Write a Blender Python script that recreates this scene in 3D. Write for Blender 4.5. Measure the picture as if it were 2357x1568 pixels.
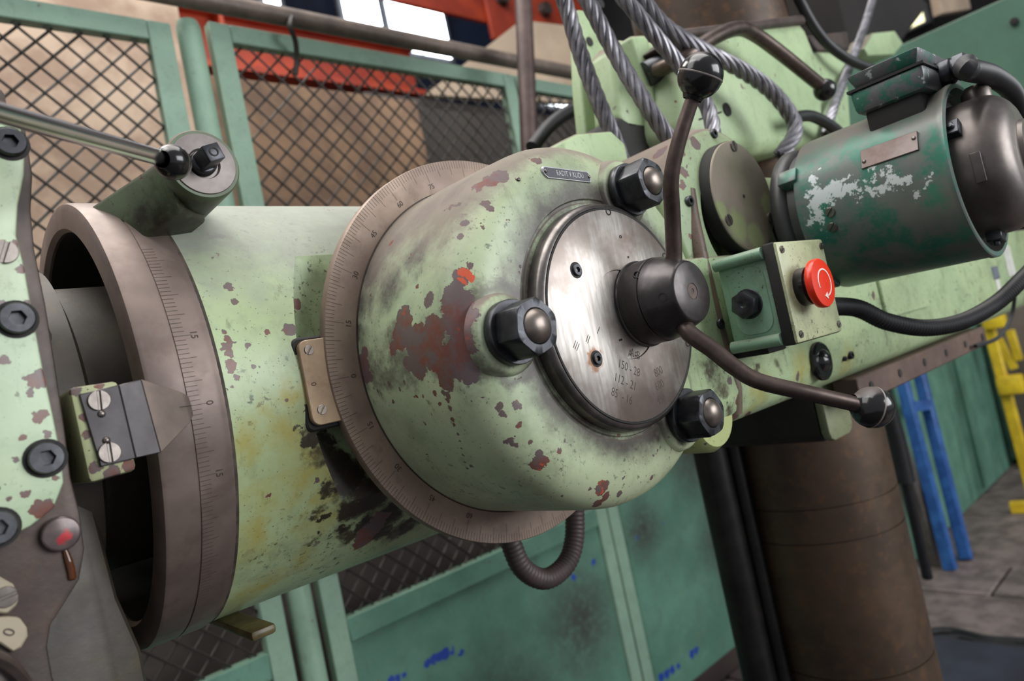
import bpy, bmesh, math, random
import numpy as np
from mathutils import Vector, Matrix
from mathutils.bvhtree import BVHTree
random.seed(7)
S = bpy.context.scene
for o in list(bpy.data.objects): bpy.data.objects.remove(o, do_unlink=True)

# ------------------------------------------------------------------ camera
F, CX, CY, CH = 1605.0, 1178.5, 784.0, 1.30
AZ, ROLL, PIT = math.radians(47.8), math.radians(11.87), math.radians(2.25)
FWD = Vector((math.cos(AZ)*math.cos(PIT), math.sin(AZ)*math.cos(PIT), math.sin(PIT)))
_r0 = Vector((math.sin(AZ), -math.cos(AZ), 0)); _u0 = _r0.cross(FWD)
RIGHT = _r0*math.cos(ROLL) - _u0*math.sin(ROLL)
UP = _r0*math.sin(ROLL) + _u0*math.cos(ROLL)
EYE = Vector((0, 0, CH))
cam = bpy.data.cameras.new('camera'); camo = bpy.data.objects.new('camera', cam)
S.collection.objects.link(camo); S.camera = camo
cam.sensor_width = 23.5; cam.lens = 23.5*F/2357.0; cam.clip_start = 0.02; cam.clip_end = 100
camo.matrix_world = Matrix(((RIGHT.x, UP.x, -FWD.x, 0), (RIGHT.y, UP.y, -FWD.y, 0), (RIGHT.z, UP.z, -FWD.z, CH), (0, 0, 0, 1)))
cam.dof.use_dof = True; cam.dof.focus_distance = 0.54; cam.dof.aperture_fstop = 3.9

# ------------------------------------------------------------------ light
S.view_settings.view_transform = 'Standard'; S.view_settings.look = 'None'
S.view_settings.gamma = 1.0; S.view_settings.use_curve_mapping = False
S.view_settings.exposure = 0.08
w = bpy.data.worlds.new('hall_daylight'); S.world = w; w.use_nodes = True
w.node_tree.nodes['Background'].inputs[0].default_value = (0.90, 0.93, 1.0, 1)
w.node_tree.nodes['Background'].inputs[1].default_value = 0.34
def area(name, loc, target, sx, sy, power, col):
    l = bpy.data.lights.new(name, 'AREA'); l.shape = 'RECTANGLE'; l.size = sx; l.size_y = sy
    l.energy = power; l.color = col
    o = bpy.data.objects.new(name, l); S.collection.objects.link(o); o.location = loc
    o.rotation_euler = (Vector(target)-Vector(loc)).to_track_quat('-Z', 'Y').to_euler()
    return o
# roof skylights of the hall above and behind the photographer
area('unseen_skylight', (0.7, 0.1, 5.8), (0.7, 0.4, 1.2), 4.2, 3.2, 215, (1.0, 0.97, 0.93))
# tall side windows of the hall behind the operator's place
area('hall_side_window', (2.7, -4.3, 2.3), (0.5, 0.4, 1.3), 3.6, 2.4, 245, (0.97, 0.99, 1.0))
area('unseen_skylight', (-2.2, 1.2, 5.6), (0.4, 0.7, 1.3), 2.4, 4.0, 120, (1.0, 0.98, 0.95))  # unseen skylight added to brighten the polished rod
# skylight over the aisle behind the mesh fence
area('aisle_skylight', (0.2, 3.0, 5.5), (0.6, 1.9, 1.6), 2.0, 1.2, 95, (1.0, 0.95, 0.88))

# ------------------------------------------------------------------ helpers
COL = S.collection
WM = {}
def ray(px, py): return FWD + RIGHT*((px-CX)/F) - UP*((py-CY)/F)
def at(px, py, X=None, Y=None, Z=None):
    d = ray(px, py)
    if Y is not None: return EYE + d*(Y/d.y)
    if X is not None: return EYE + d*(X/d.x)
    return EYE + d*((Z-CH)/d.z)
def depth(p): return (Vector(p)-EYE).dot(FWD)
def FY(x, y, z, a=0.0):      # local z faces -Y (towards the operator), local y is up
    return Matrix.Translation((x, y, z)) @ Matrix(((1, 0, 0, 0), (0, 0, -1, 0), (0, 1, 0, 0), (0, 0, 0, 1))) @ Matrix.Rotation(a, 4, 'Z')
def FX(x, y, z, a=0.0):      # local z along +X
    return Matrix.Translation((x, y, z)) @ Matrix(((0, 0, 1, 0), (1, 0, 0, 0), (0, 1, 0, 0), (0, 0, 0, 1))) @ Matrix.Rotation(a, 4, 'Z')
def FN(p, n, a=0.0):         # local z along a normal
    return Matrix.Translation(p) @ Vector(n).to_track_quat('Z', 'Y').to_matrix().to_4x4() @ Matrix.Rotation(a, 4, 'Z')

class MB:
    def __init__(s): s.v = []; s.f = []
    def add(s, vs, fs, M=None):
        b = len(s.v)
        for p in vs:
            p = Vector(p); s.v.append(M @ p if M else p)
        for f in fs: s.f.append([b+i for i in f])
        return s
    def lathe(s, prof, M=None, seg=48, close=False):
        n = len(prof); vs = []; fs = []
        idx = []
        for r, h in prof:
            if r < 1e-6: idx.append([len(vs)]); vs.append((0, 0, h))
            else:
                idx.append(list(range(len(vs), len(vs)+seg)))
                for k in range(seg):
                    t = 2*math.pi*k/seg; vs.append((r*math.cos(t), r*math.sin(t), h))
        rng = range(n) if close else range(n-1)
        for i in rng:
            a, b = idx[i], idx[(i+1) % n]
            for k in range(seg):
                k2 = (k+1) % seg
                if len(a) == 1 and len(b) == 1: continue
                if len(a) == 1: fs.append((a[0], b[k], b[k2]))
                elif len(b) == 1: fs.append((a[k], b[0], a[k2]))
                else: fs.append((a[k], b[k], b[k2], a[k2]))
        return s.add(vs, fs, M)
    def box(s, x0, x1, y0, y1, z0, z1, M=None):
        vs = [(x, y, z) for z in (z0, z1) for y in (y0, y1) for x in (x0, x1)]
        return s.add(vs, [(0, 2, 3, 1), (4, 5, 7, 6), (0, 1, 5, 4), (2, 6, 7, 3), (0, 4, 6, 2), (1, 3, 7, 5)], M)
    def prism(s, pts, h0, h1, M=None):
        n = len(pts); vs = [(x, y, h0) for x, y in pts] + [(x, y, h1) for x, y in pts]
        fs = [tuple(range(n))[::-1], tuple(range(n, 2*n))] + [(i, (i+1) % n, n+(i+1) % n, n+i) for i in range(n)]
        return s.add(vs, fs, M)
    def loft(s, A, B):           # two rings of 3D points
        n = len(A); return s.add(list(A)+list(B), [tuple(range(n))[::-1], tuple(range(n, 2*n))] + [(i, (i+1) % n, n+(i+1) % n, n+i) for i in range(n)])
    def tube(s, path, r, seg=12, caps=True, flat=None):
        P = [Vector(p) for p in path]; n = len(P)
        R = r if isinstance(r, (list, tuple)) else [r]*n
        T = [(P[min(i+1, n-1)]-P[max(i-1, 0)]).normalized() for i in range(n)]
        u = T[0].orthogonal().normalized(); vs = []; fs = []
        for i in range(n):
            if i: u = (u - T[i]*u.dot(T[i])).normalized()
            v = T[i].cross(u)
            for k in range(seg):
                t = 2*math.pi*k/seg; vs.append(P[i] + (u*math.cos(t) + v*math.sin(t))*R[i])
        for i in range(n-1):
            for k in range(seg):
                k2 = (k+1) % seg; fs.append((i*seg+k, i*seg+k2, (i+1)*seg+k2, (i+1)*seg+k))
        if caps: fs += [tuple(range(seg))[::-1], tuple(range((n-1)*seg, n*seg))]
        return s.add(vs, fs)
    def sphere(s, c, r, seg=32, rings=16, M=None):
        prof = [(0 if k in (0, rings) else r*math.sin(math.pi*k/rings), -r*math.cos(math.pi*k/rings)) for k in range(rings+1)]
        return s.lathe(prof, (M or Matrix()) @ Matrix.Translation(c), seg)
    def mesh(s, name, bevel=0, segs=2, ang=35, smooth=True):
        bm = bmesh.new(); vv = [bm.verts.new(p) for p in s.v]
        for f in s.f:
            try: bm.faces.new([vv[i] for i in f])
            except ValueError: pass
        bmesh.ops.recalc_face_normals(bm, faces=bm.faces)
        if bevel:
            es = [e for e in bm.edges if len(e.link_faces) == 2 and e.calc_face_angle(0) > math.radians(ang)]
            bmesh.ops.bevel(bm, geom=es, offset=bevel, segments=segs, affect='EDGES', profile=0.5, clamp_overlap=True)
        me = bpy.data.meshes.new(name); bm.to_mesh(me); bm.free()
        if smooth:
            me.polygons.foreach_set('use_smooth', [True]*len(me.polygons)); me.set_sharp_from_angle(angle=math.radians(38))
        return me
def smooth_path(pts, n=8):
    P = [Vector(p) for p in pts]; out = []
    for i in range(len(P)-1):
        p0, p1, p2, p3 = P[max(i-1, 0)], P[i], P[i+1], P[min(i+2, len(P)-1)]
        for k in range(n):
            t = k/n
            out.append(0.5*((2*p1) + (p2-p0)*t + (2*p0-5*p1+4*p2-p3)*t*t + (3*p1-p0-3*p2+p3)*t**3))
    return out + [P[-1]]

def thing(name, label, cat, base, group=None):
    o = bpy.data.objects.new(name, None); COL.objects.link(o); o.location = base
    o.empty_display_size = 0.02
    o['label'] = label; o['category'] = cat
    if group: o['group'] = group
    WM[o] = Matrix.Translation(base); return o
def put(name, me, mat, parent=None, M=None, label=None):
    o = bpy.data.objects.new(name, me); COL.objects.link(o); M = M or Matrix()
    if mat is not None and len(me.materials) == 0: me.materials.append(mat)
    if parent is not None:
        o.parent = parent; o.matrix_basis = WM[parent].inverted() @ M
    else: o.matrix_basis = M
    WM[o] = M
    if label: o['label'] = label
    return o
def tag(o, label, cat, group=None):
    o['label'] = label; o['category'] = cat
    if group: o['group'] = group
    return o
def struct(o): o['kind'] = 'structure'; return o
def text_mesh(txt, size, depth_=0.0002, bold=0.0, sx=1.0):
    c = bpy.data.curves.new('lettering', 'FONT'); c.body = txt; c.size = size; c.align_x = 'CENTER'; c.align_y = 'CENTER'
    c.extrude = depth_; c.offset = bold; c.resolution_u = 3
    o = bpy.data.objects.new('lettering', c); COL.objects.link(o)
    dg = bpy.context.evaluated_depsgraph_get(); dg.update()
    me = bpy.data.meshes.new_from_object(o.evaluated_get(dg)); bpy.data.objects.remove(o)
    me.materials.clear()
    if sx != 1.0: me.transform(Matrix.Diagonal((sx, 1, 1, 1)))
    return me
def boolean(me, cutter_me):
    a = bpy.data.objects.new('a', me); b = bpy.data.objects.new('b', cutter_me)
    COL.objects.link(a); COL.objects.link(b)
    m = a.modifiers.new('cut', 'BOOLEAN'); m.object = b; m.operation = 'DIFFERENCE'; m.solver = 'EXACT'
    dg = bpy.context.evaluated_depsgraph_get(); dg.update()
    r = bpy.data.meshes.new_from_object(a.evaluated_get(dg))
    bpy.data.objects.remove(a); bpy.data.objects.remove(b)
    r.polygons.foreach_set('use_smooth', [True]*len(r.polygons)); r.set_sharp_from_angle(angle=math.radians(38))
    return r

# ------------------------------------------------------------------ materials
def lin(r, g, b):
    f = lambda c: (c/255/12.92) if c/255 <= .04045 else ((c/255+.055)/1.055)**2.4
    return (f(r), f(g), f(b), 1)
class NT:
    def __init__(s, name):
        s.m = bpy.data.materials.new(name); s.m.use_nodes = True; s.t = s.m.node_tree
        s.b = s.t.nodes['Principled BSDF']; s.pos = s.n('ShaderNodeNewGeometry').outputs['Position']
    def n(s, typ, **kw):
        nd = s.t.nodes.new(typ)
        for k, v in kw.items(): setattr(nd, k, v)
        return nd
    def L(s, a, b): s.t.links.new(a, b)
    def setin(s, sock, v):
        if hasattr(v, 'is_output'): s.L(v, sock)
        else: sock.default_value = v
    def math(s, op, a, b=None, c=None, clamp=False):
        nd = s.n('ShaderNodeMath', operation=op, use_clamp=clamp); s.setin(nd.inputs[0], a)
        if b is not None: s.setin(nd.inputs[1], b)
        if c is not None: s.setin(nd.inputs[2], c)
        return nd.outputs[0]
    def vm(s, op, a, b=None, out=0):
        nd = s.n('ShaderNodeVectorMath', operation=op); s.setin(nd.inputs[0], a)
        if b is not None: s.setin(nd.inputs[1], b)
        return nd.outputs['Value'] if out else nd.outputs[0]
    def noise(s, scale, detail=4, rough=.6, vec=None, color=False, lac=2.0):
        nd = s.n('ShaderNodeTexNoise'); s.L(vec if vec is not None else s.pos, nd.inputs['Vector'])
        nd.inputs['Scale'].default_value = scale; nd.inputs['Detail'].default_value = detail; nd.inputs['Roughness'].default_value = rough
        return nd.outputs['Color'] if color else nd.outputs['Fac']
    def scaled(s, v):
        return s.vm('MULTIPLY', s.pos, v)
    def step(s, v, lo, hi, a=0.0, b=1.0):
        nd = s.n('ShaderNodeMapRange', interpolation_type='SMOOTHSTEP'); s.setin(nd.inputs[0], v)
        nd.inputs[1].default_value = lo; nd.inputs[2].default_value = hi; nd.inputs[3].default_value = a; nd.inputs[4].default_value = b
        return nd.outputs[0]
    def mix(s, fac, a, b):
        nd = s.n('ShaderNodeMix', data_type='RGBA'); s.setin(nd.inputs[0], fac); s.setin(nd.inputs[6], a); s.setin(nd.inputs[7], b)
        return nd.outputs[2]
    def bump(s, h, strength=.3, dist=.001, prev=None):
        nd = s.n('ShaderNodeBump'); nd.inputs['Strength'].default_value = strength; nd.inputs['Distance'].default_value = dist
        s.L(h, nd.inputs['Height'])
        if prev is not None: s.L(prev, nd.inputs['Normal'])
        return nd.outputs[0]
    def out(s, col, rough=.5, metal=0.0, nrm=None, spec=None):
        s.setin(s.b.inputs['Base Color'], col); s.setin(s.b.inputs['Roughness'], rough); s.setin(s.b.inputs['Metallic'], metal)
        if nrm is not None: s.L(nrm, s.b.inputs['Normal'])
        if spec is not None: s.b.inputs['Specular IOR Level'].default_value = spec
        return s.m
    def patches(s, lst, jit=.006, jscale=90, lo=0.0, hi=.05, fine=None):
        """mask of irregular blobs: lst of (centre, radius)"""
        if not lst: return None
        n1 = s.noise(jscale, 5, .65, color=True)
        off = s.vm('MULTIPLY', s.vm('SUBTRACT', n1, (.5, .5, .5)), (jit*2.6,)*3)
        p = s.vm('ADD', s.pos, off); acc = None
        for c, r in lst:
            d = s.vm('DISTANCE', p, tuple(c), out=1)
            v = s.math('MULTIPLY_ADD', d, -1.0/r, 1.0)
            acc = v if acc is None else s.math('MAXIMUM', acc, v)
        return s.step(acc, lo, hi)

PRIMER = lin(112, 62, 54); PRIMER2 = lin(98, 82, 84); DUST = lin(128, 112, 104); GRIME = lin(52, 46, 44)
DESAT = .20
def soft(c):
    l = .3*c[0]+.55*c[1]+.15*c[2]; k = (1.0, .96, .84); return tuple((x+(l-x)*DESAT)*k[i] for i, x in enumerate(c[:3]))+(1,)
def paint(name, base, base2, chips=(), grime=(), oil=(), blue=(), bright=(), rings=(), dust=.8, specks=.5, tiny=.45, rough=.38, dustlim=(.25, .75), streak=.22, dustcol=None, ghi=1.1, gcol=None, soot=()):
    t = NT(name); base, base2 = soft(base), soft(base2)
    c = t.mix(t.step(t.noise(7, 4, .6), .32, .68), base, base2)
    c = t.mix(t.math('MULTIPLY', t.step(t.noise(28, 5, .7), .5, .75), .35), c, tuple(x*.72 for x in base[:3])+(1,))
    # fine dirt specks and scratches
    mo = t.step(t.noise(19, 6, .72), .47, .66); c = t.mix(t.math('MULTIPLY', mo, .38*specks), c, lin(92, 98, 74))
    sp = t.step(t.noise(150, 5, .72), .57, .66); sp = t.math('MULTIPLY', sp, t.step(t.noise(13, 4, .65), .40, .60))
    c = t.mix(t.math('MULTIPLY', sp, specks), c, lin(60, 60, 46))
    pin = t.step(t.noise(430, 2, .5), .68, .73); c = t.mix(t.math('MULTIPLY', pin, specks), c, lin(54, 50, 40))
    if streak:
        st = t.step(t.noise(1, 5, .7, vec=t.scaled((95, 95, 16))), .58, .70)
        c = t.mix(t.math('MULTIPLY', st, streak), c, lin(70, 62, 44))
    if oil:
        m = t.patches(oil, .03, 24, 0.0, .95); c = t.mix(t.math('MULTIPLY', m, t.step(t.noise(34, 5, .7), .3, .62, .35, .9)), c, lin(166, 158, 84))
    if grime:
        m = t.patches(grime, .02, 38, 0.0, ghi)
        m = t.math('MULTIPLY', m, t.step(t.noise(55, 5, .75), .28, .55, .45, .95)); c = t.mix(m, c, gcol or GRIME)
    if soot:
        m = t.patches(soot, .014, 45, 0.0, .35); c = t.mix(t.math('MULTIPLY', m, t.step(t.noise(60, 5, .75), .30, .5, .7, .97)), c, lin(46, 37, 27))
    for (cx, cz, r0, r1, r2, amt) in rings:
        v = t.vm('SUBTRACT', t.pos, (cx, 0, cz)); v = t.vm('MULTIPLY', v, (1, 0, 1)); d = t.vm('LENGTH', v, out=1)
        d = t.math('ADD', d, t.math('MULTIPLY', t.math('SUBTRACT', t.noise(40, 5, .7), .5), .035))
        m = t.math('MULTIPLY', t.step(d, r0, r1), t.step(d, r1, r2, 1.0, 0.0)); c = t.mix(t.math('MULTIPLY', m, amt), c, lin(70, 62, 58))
    # chips down to red-brown primer
    small = t.step(t.noise(62, 3, .55), .70-.03*tiny, .71-.03*tiny)
    small = t.math('MULTIPLY', small, t.step(t.noise(5, 2), .45, .55))
    m = t.patches([q for q in chips if q[1] > .0034], .007, 75, 0.0, .04)
    ms = t.patches([q for q in chips if q[1] <= .0034], .0024, 230, 0.0, .06)
    if ms is not None: small = t.math('MAXIMUM', small, ms)
    m = small if m is None else t.math('MAXIMUM', m, small)
    pc = t.mix(t.step(t.noise(30, 6, .75), .40, .56), PRIMER, PRIMER2)
    pc = t.mix(t.step(t.noise(95, 3, .6), .64, .7), pc, lin(150, 72, 52))
    # dust on surfaces that face up
    nz = t.n('ShaderNodeSeparateXYZ'); t.L(t.n('ShaderNodeNewGeometry').outputs['Normal'], nz.inputs[0])
    dz = t.math('ADD', nz.outputs[2], t.math('MULTIPLY', t.math('SUBTRACT', t.noise(20, 5, .7), .5), .7))
    dm = t.math('MULTIPLY', t.step(dz, dustlim[0], dustlim[1]), dust)
    c = t.mix(dm, c, t.mix(t.noise(60, 4), dustcol or DUST, tuple(x*.72 for x in (dustcol or DUST)[:3])+(1,)))
    c = t.mix(t.math('MULTIPLY', m, .96), c, pc)
    if bright:
        mb = t.patches(bright, .006, 90, 0.0, .05); c = t.mix(mb, c, lin(196, 84, 56))
    if blue:
        mb = t.patches(blue, .01, 60, 0.0, .2); c = t.mix(mb, c, lin(28, 62, 150))
    hgt = t.math('SUBTRACT', t.math('MULTIPLY', t.noise(26, 3), .6), m)
    nr = t.bump(hgt, .5, .0009); nr = t.bump(t.noise(340, 3), .10, .0006, nr)
    ro = t.math('ADD', t.math('MULTIPLY', dm, .4), t.math('ADD', rough, t.math('MULTIPLY', t.noise(45, 4), .18)))
    return t.out(c, ro, 0.0, nr)

def metal(name, base, base2, rough=.35, metallic=.85, scale=40, stretch=None, rust=0.0, rustcol=None, bumpy=.12, chips=None, chipcol=None):
    t = NT(name)
    vec = t.scaled(stretch) if stretch else None
    c = t.mix(t.step(t.noise(scale if not stretch else 1, 5, .65, vec=vec), .3, .7), base, base2)
    c = t.mix(t.math('MULTIPLY', t.step(t.noise(9, 3), .4, .65), .5), c, tuple(x*.6 for x in base2[:3])+(1,))
    if rust:
        c = t.mix(t.math('MULTIPLY', t.step(t.noise(48, 5, .7), .5, .68), rust), c, rustcol or lin(98, 66, 46))
    if chips:
        c = t.mix(t.patches(chips, .006, 80, 0.0, .5), c, chipcol)
    nr = t.bump(t.noise(130, 4), bumpy, .0006)
    ro = t.math('ADD', rough, t.math('MULTIPLY', t.math('SUBTRACT', t.noise(35, 4), .4), .3))
    return t.out(c, ro, metallic, nr)
def plain(name, col, rough=.5, metallic=0.0, col2=None, scale=30, bumpy=0.0):
    t = NT(name)
    c = t.mix(t.step(t.noise(scale, 4), .35, .65), col, col2 or tuple(x*.78 for x in col[:3])+(1,))
    nr = t.bump(t.noise(scale*6, 3), bumpy, .0008) if bumpy else None
    return t.out(c, rough, metallic, nr)
def emit(name, col, strength):
    m = bpy.data.materials.new(name); m.use_nodes = True; b = m.node_tree.nodes['Principled BSDF']
    b.inputs['Base Color'].default_value = (0, 0, 0, 1); b.inputs['Emission Color'].default_value = col; b.inputs['Emission Strength'].default_value = strength
    return m

GREEN = lin(180, 197, 164); GREEN2 = lin(160, 184, 154)
M = {}
M['steel'] = metal('blackened_steel', lin(92, 88, 88), lin(70, 66, 66), .33, .8, 60)
M['darkbolt'] = metal('dark_bolt_steel', lin(84, 86, 90), lin(58, 58, 62), .34, .8, 50)
M['worn'] = metal('worn_bright_steel', lin(150, 142, 136), lin(112, 104, 100), .32, .85, 50)
M['ring'] = metal('tarnished_scale_steel', lin(150, 131, 116), lin(126, 108, 98), .48, .35, 16, rust=.35, rustcol=lin(92, 74, 62))
M['collar'] = metal('tarnished_collar_steel', lin(136, 120, 112), lin(112, 98, 93), .45, .45, 14, rust=.25, rustcol=lin(86, 66, 56))
M['rodbrown'] = metal('brown_lever_steel', lin(104, 90, 84), lin(78, 66, 62), .36, .7, 60)
_t = NT('polished_rod_steel'); M['chrome'] = _t.out(_t.mix(_t.noise(40), lin(222, 220, 220), lin(204, 200, 200)), _t.math('ADD', .14, _t.math('MULTIPLY', _t.noise(60), .08)), .97)
M['mark'] = plain('engraved_mark', lin(66, 54, 47), .7)
_t = NT('black_bakelite'); _s = _t.n('ShaderNodeSeparateXYZ'); _t.L(_t.n('ShaderNodeNewGeometry').outputs['Normal'], _s.inputs[0])
_d = _t.math('MULTIPLY', _t.step(_t.math('ADD', _s.outputs[2], _t.math('MULTIPLY', _t.noise(60, 4), .3)), .75, 1.05), .75)
M['bake'] = _t.out(_t.mix(_d, _t.mix(_t.noise(50), lin(22, 21, 22), lin(34, 32, 33)), lin(96, 86, 82)), _t.math('ADD', .17, _t.math('MULTIPLY', _d, .5)))
M['seam'] = plain('bakelite_seam', lin(120, 112, 108), .4)
M['black'] = plain('unlit_black', lin(16, 15, 14), .8)
M['rubber'] = plain('black_rubber', lin(34, 34, 38), .5, 0, lin(26, 26, 28), 50)
M['casting'] = metal('grey_casting', lin(88, 76, 71), lin(64, 55, 52), .5, .3, 18, rust=.3, rustcol=lin(96, 70, 56), bumpy=.4)
M['rope'] = metal('wire_rope_steel', lin(156, 154, 160), lin(114, 112, 118), .42, .75, 60)
M['gap'] = plain('gap_black', lin(28, 26, 25), .7)

# ------------------------------------------------------------------ small hardware meshes
def socket_mesh(r, h=.62):
    mb = MB(); seg = 24; ri = r*.52; dp = r*.5
    ring = lambda R, z: [(R*math.cos(2*math.pi*k/seg), R*math.sin(2*math.pi*k/seg), z) for k in range(seg)]
    def hexr(z, s=1.0):
        o = []
        for k in range(seg):
            a = 2*math.pi*k/seg; b = (a % (math.pi/3))-math.pi/6; q = ri*s*math.cos(math.pi/6)/math.cos(b); o.append((q*math.cos(a), q*math.sin(a), z))
        return o
    H = r*h
    L = [ring(r, -r*.5), ring(r, H*.8), ring(r*.92, H), hexr(H), hexr(H-dp, .9)]
    vs = [p for l in L for p in l]+[(0, 0, H-dp*1.02)]; fs = []
    for i in range(4):
        for k in range(seg): k2 = (k+1) % seg; fs.append((i*seg+k, i*seg+k2, (i+1)*seg+k2, (i+1)*seg+k))
    for k in range(seg): fs.append((4*seg+k, 4*seg+(k+1) % seg, 5*seg))
    return mb.add(vs, fs).mesh('socket_screw')
def slotted_mesh(r, h=.25):
    mb = MB(); n = 14; g = r*.14; H = r*h
    for sg in (1, -1):
        a0 = math.asin(g/r); pts = [(r*math.cos(a0+(math.pi-2*a0)*k/n), sg*r*math.sin(a0+(math.pi-2*a0)*k/n)) for k in range(n+1)]
        mb.prism(pts if sg > 0 else pts[::-1], -r*.3, H)
    mb.lathe([(0, -r*.3), (r*.97, -r*.3), (r*.97, H-r*.28), (0, H-r*.28)], None, 20)
    return mb.mesh('slotted_screw', bevel=r*.05, segs=1)
def rivet_mesh(r): return MB().lathe([(r, -r*.3), (r, .0), (r*.85, r*.35), (r*.5, r*.6), (0, r*.7)], None, 16).mesh('rivet')
SOCK = socket_mesh(.01); SLOT = slotted_mesh(.01); RIV = rivet_mesh(.01)
for me_, mt_ in ((SOCK, 'darkbolt'), (SLOT, 'worn'), (RIV, 'worn')): me_.materials.append(M[mt_])
def screw(parent, me, p, n, r, a=0.0, name='screw', mat=None):
    return put(name, me, None, parent, FN(p, n, a) @ Matrix.Scale(r/.01, 4))
def counterbore(parent, p, n, r):
    me = MB().lathe([(r*1.26, 0), (r*1.26, r*.06), (r*.9, r*.06)], None, 24).mesh('screw_recess')
    return put('screw_recess', me, M['gap'], parent, FN(p, n))

NY = Vector((0, -1, 0))
BV = {}
def bvh(o):
    if o not in BV:
        bm = bmesh.new(); bm.from_mesh(o.data); bm.transform(WM[o]); BV[o] = BVHTree.FromBMesh(bm); bm.free()
    return BV[o]
def hit(o, px, py):
    d = ray(px, py).normalized(); p, n, i, dist = bvh(o).ray_cast(EYE, d)
    return (p, n) if p is not None else (None, None)
def blobs(o, lst):
    out = []
    for px, py, r in lst:
        p, n = hit(o, px, py)
        if p is not None: out.append((p, r*depth(p)/F))
    return out
def setmat(o, m): o.data.materials.clear(); o.data.materials.append(m)
#@@STRUCTURE
# ================================================================== SETTING
YF = 1.39
M['floor'] = plain('worn_floor_wood', lin(120, 108, 104), .6, 0, lin(88, 78, 76), 9, .5)
M['floor_base'] = plain('floor_base', lin(40, 36, 34), .9)
fl = struct(put('floor', MB().box(-3, 12, -3, 10, -.2, -.04).mesh('floor', smooth=False), M['floor_base']))
pl = MB().box(-.166, .166, 0, 2.2, -.04, 0).mesh('floor_plank', bevel=.006, segs=1)
k = 0
for i in range(-1, 13):
    for j in range(2):
        put('floor_plank', pl, M['floor'], fl, Matrix.Translation((.36+.335*i+1.0, -1.2+2.21*j-(.7 if i % 2 else 0), -.004*((i*7+j*3) % 3))))
M['wallblue'] = plain('far_wall_blue', lin(30, 44, 74), .8, 0, lin(22, 30, 50), 1.2)
M['walldark'] = plain('far_wall_dark', lin(40, 36, 34), .9, 0, lin(26, 24, 24), 1.0)
wb = struct(put('wall_back', MB().box(-4, 14, 9, 9.2, 0, 11).mesh('wall_back', smooth=False), M['wallblue']))
wr = struct(put('wall_right', MB().box(12, 12.2, -6, 9, 0, 14).mesh('wall_right', smooth=False), M['walldark']))
M['sky_pane'] = emit('daylit_window_pane', (0.88, 0.95, 1.0, 1), 9.0)
M['frame_far'] = plain('window_frame_grey', lin(90, 92, 98), .7)
def window(i, x0, x1, z0, z1, nx, nz):
    o = struct(put('window_%d' % i, MB().box(x0-.08, x1+.08, 8.94, 8.99, z0-.08, z1+.08).mesh('window_frame', smooth=False), M['frame_far']))
    dx, dz = (x1-x0)/nx, (z1-z0)/nz
    for a in range(nx):
        for b in range(nz):
            put('pane', MB().box(x0+a*dx+.02, x0+(a+1)*dx-.02, 8.9, 8.935, z0+b*dz+.02, z0+(b+1)*dz-.02).mesh('pane', smooth=False), M['sky_pane'], o)
YW = 8.92
a, b = at(800, 72, Y=YW), at(880, 60, Y=YW); window(1, a.x, b.x, a.z, a.z+2.2, 1, 3)
a, b = at(905, 100, Y=YW), at(1035, 108, Y=YW); window(2, a.x, b.x, a.z-.1, a.z+2.6, 2, 3)
a, b = at(612, 28, Y=YW), at(650, 30, Y=YW); window(3, a.x, b.x, a.z, a.z+1.6, 1, 2)
a, b = at(1248, 240, Y=YW), at(1338, 245, Y=YW); window(4, a.x, b.x, a.z, a.z+.55, 3, 1)
# far small lit lamp on the right wall
a = at(2105, 50, X=11.9)
lo = struct(put('window_5', MB().box(11.8, 11.98, a.y-.22, a.y+.22, a.z-.13, a.z+.13).mesh('roof_light', bevel=.02), M['frame_far']))
put('pane', MB().box(11.76, 11.8, a.y-.15, a.y+.15, a.z-.09, a.z+.09).mesh('pane'), emit('yellow_lamp', (1, .95, .55, 1), 2.2), lo)

# ---- crane girders
M['red'] = plain('red_crane_paint', lin(176, 66, 36), .5, 0, lin(140, 46, 28), 3)
g = thing('crane_girder', 'long red painted steel girder behind the mesh fence, running under the windows', 'girder', (0.5, 3.2, 3.0))
xe = at(958, 208, Y=3.2).x
put('web', MB().box(-1.2, xe, 3.19, 3.22, 2.98, 3.26).mesh('web', smooth=False), M['red'], g)
put('bottom_flange', MB().box(-1.2, xe, 3.08, 3.34, 2.955, 2.985).mesh('bottom_flange', smooth=False), M['red'], g)
put('top_flange', MB().box(-1.2, xe, 3.08, 3.34, 3.26, 3.29).mesh('top_flange', smooth=False), M['red'], g)
for i in range(5): put('stiffener', MB().box(-.8+.55*i, -.78+.55*i, 3.1, 3.19, 2.985, 3.26).mesh('stiffener', smooth=False), M['red'], g)
a = at(1060, 52, Y=3.4); b = at(1290, 70, Y=3.4)
g = thing('crane_carriage', 'orange red crane carriage at the top, right of the bright windows', 'crane', (a.x, 3.4, a.z))
put('body', MB().box(at(850, -60, Y=3.4).x, b.x+.5, 3.4, 3.44, at(870, -8, Y=3.4).z, at(870, -8, Y=3.4).z+1.0).mesh('body', bevel=.03), M['red'], g)
put('end_plate', MB().box(a.x+.25, b.x+.3, 3.36, 3.4, b.z-.22, b.z+.5).mesh('end_plate', bevel=.01), M['red'], g)
for i in range(3): put('bolt', MB().lathe([(0, .05), (.05, .05), (.06, 0)], FY(a.x+.4+.22*i, 3.36, b.z+.1), 12).mesh('bolt'), M['casting'], g)

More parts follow.
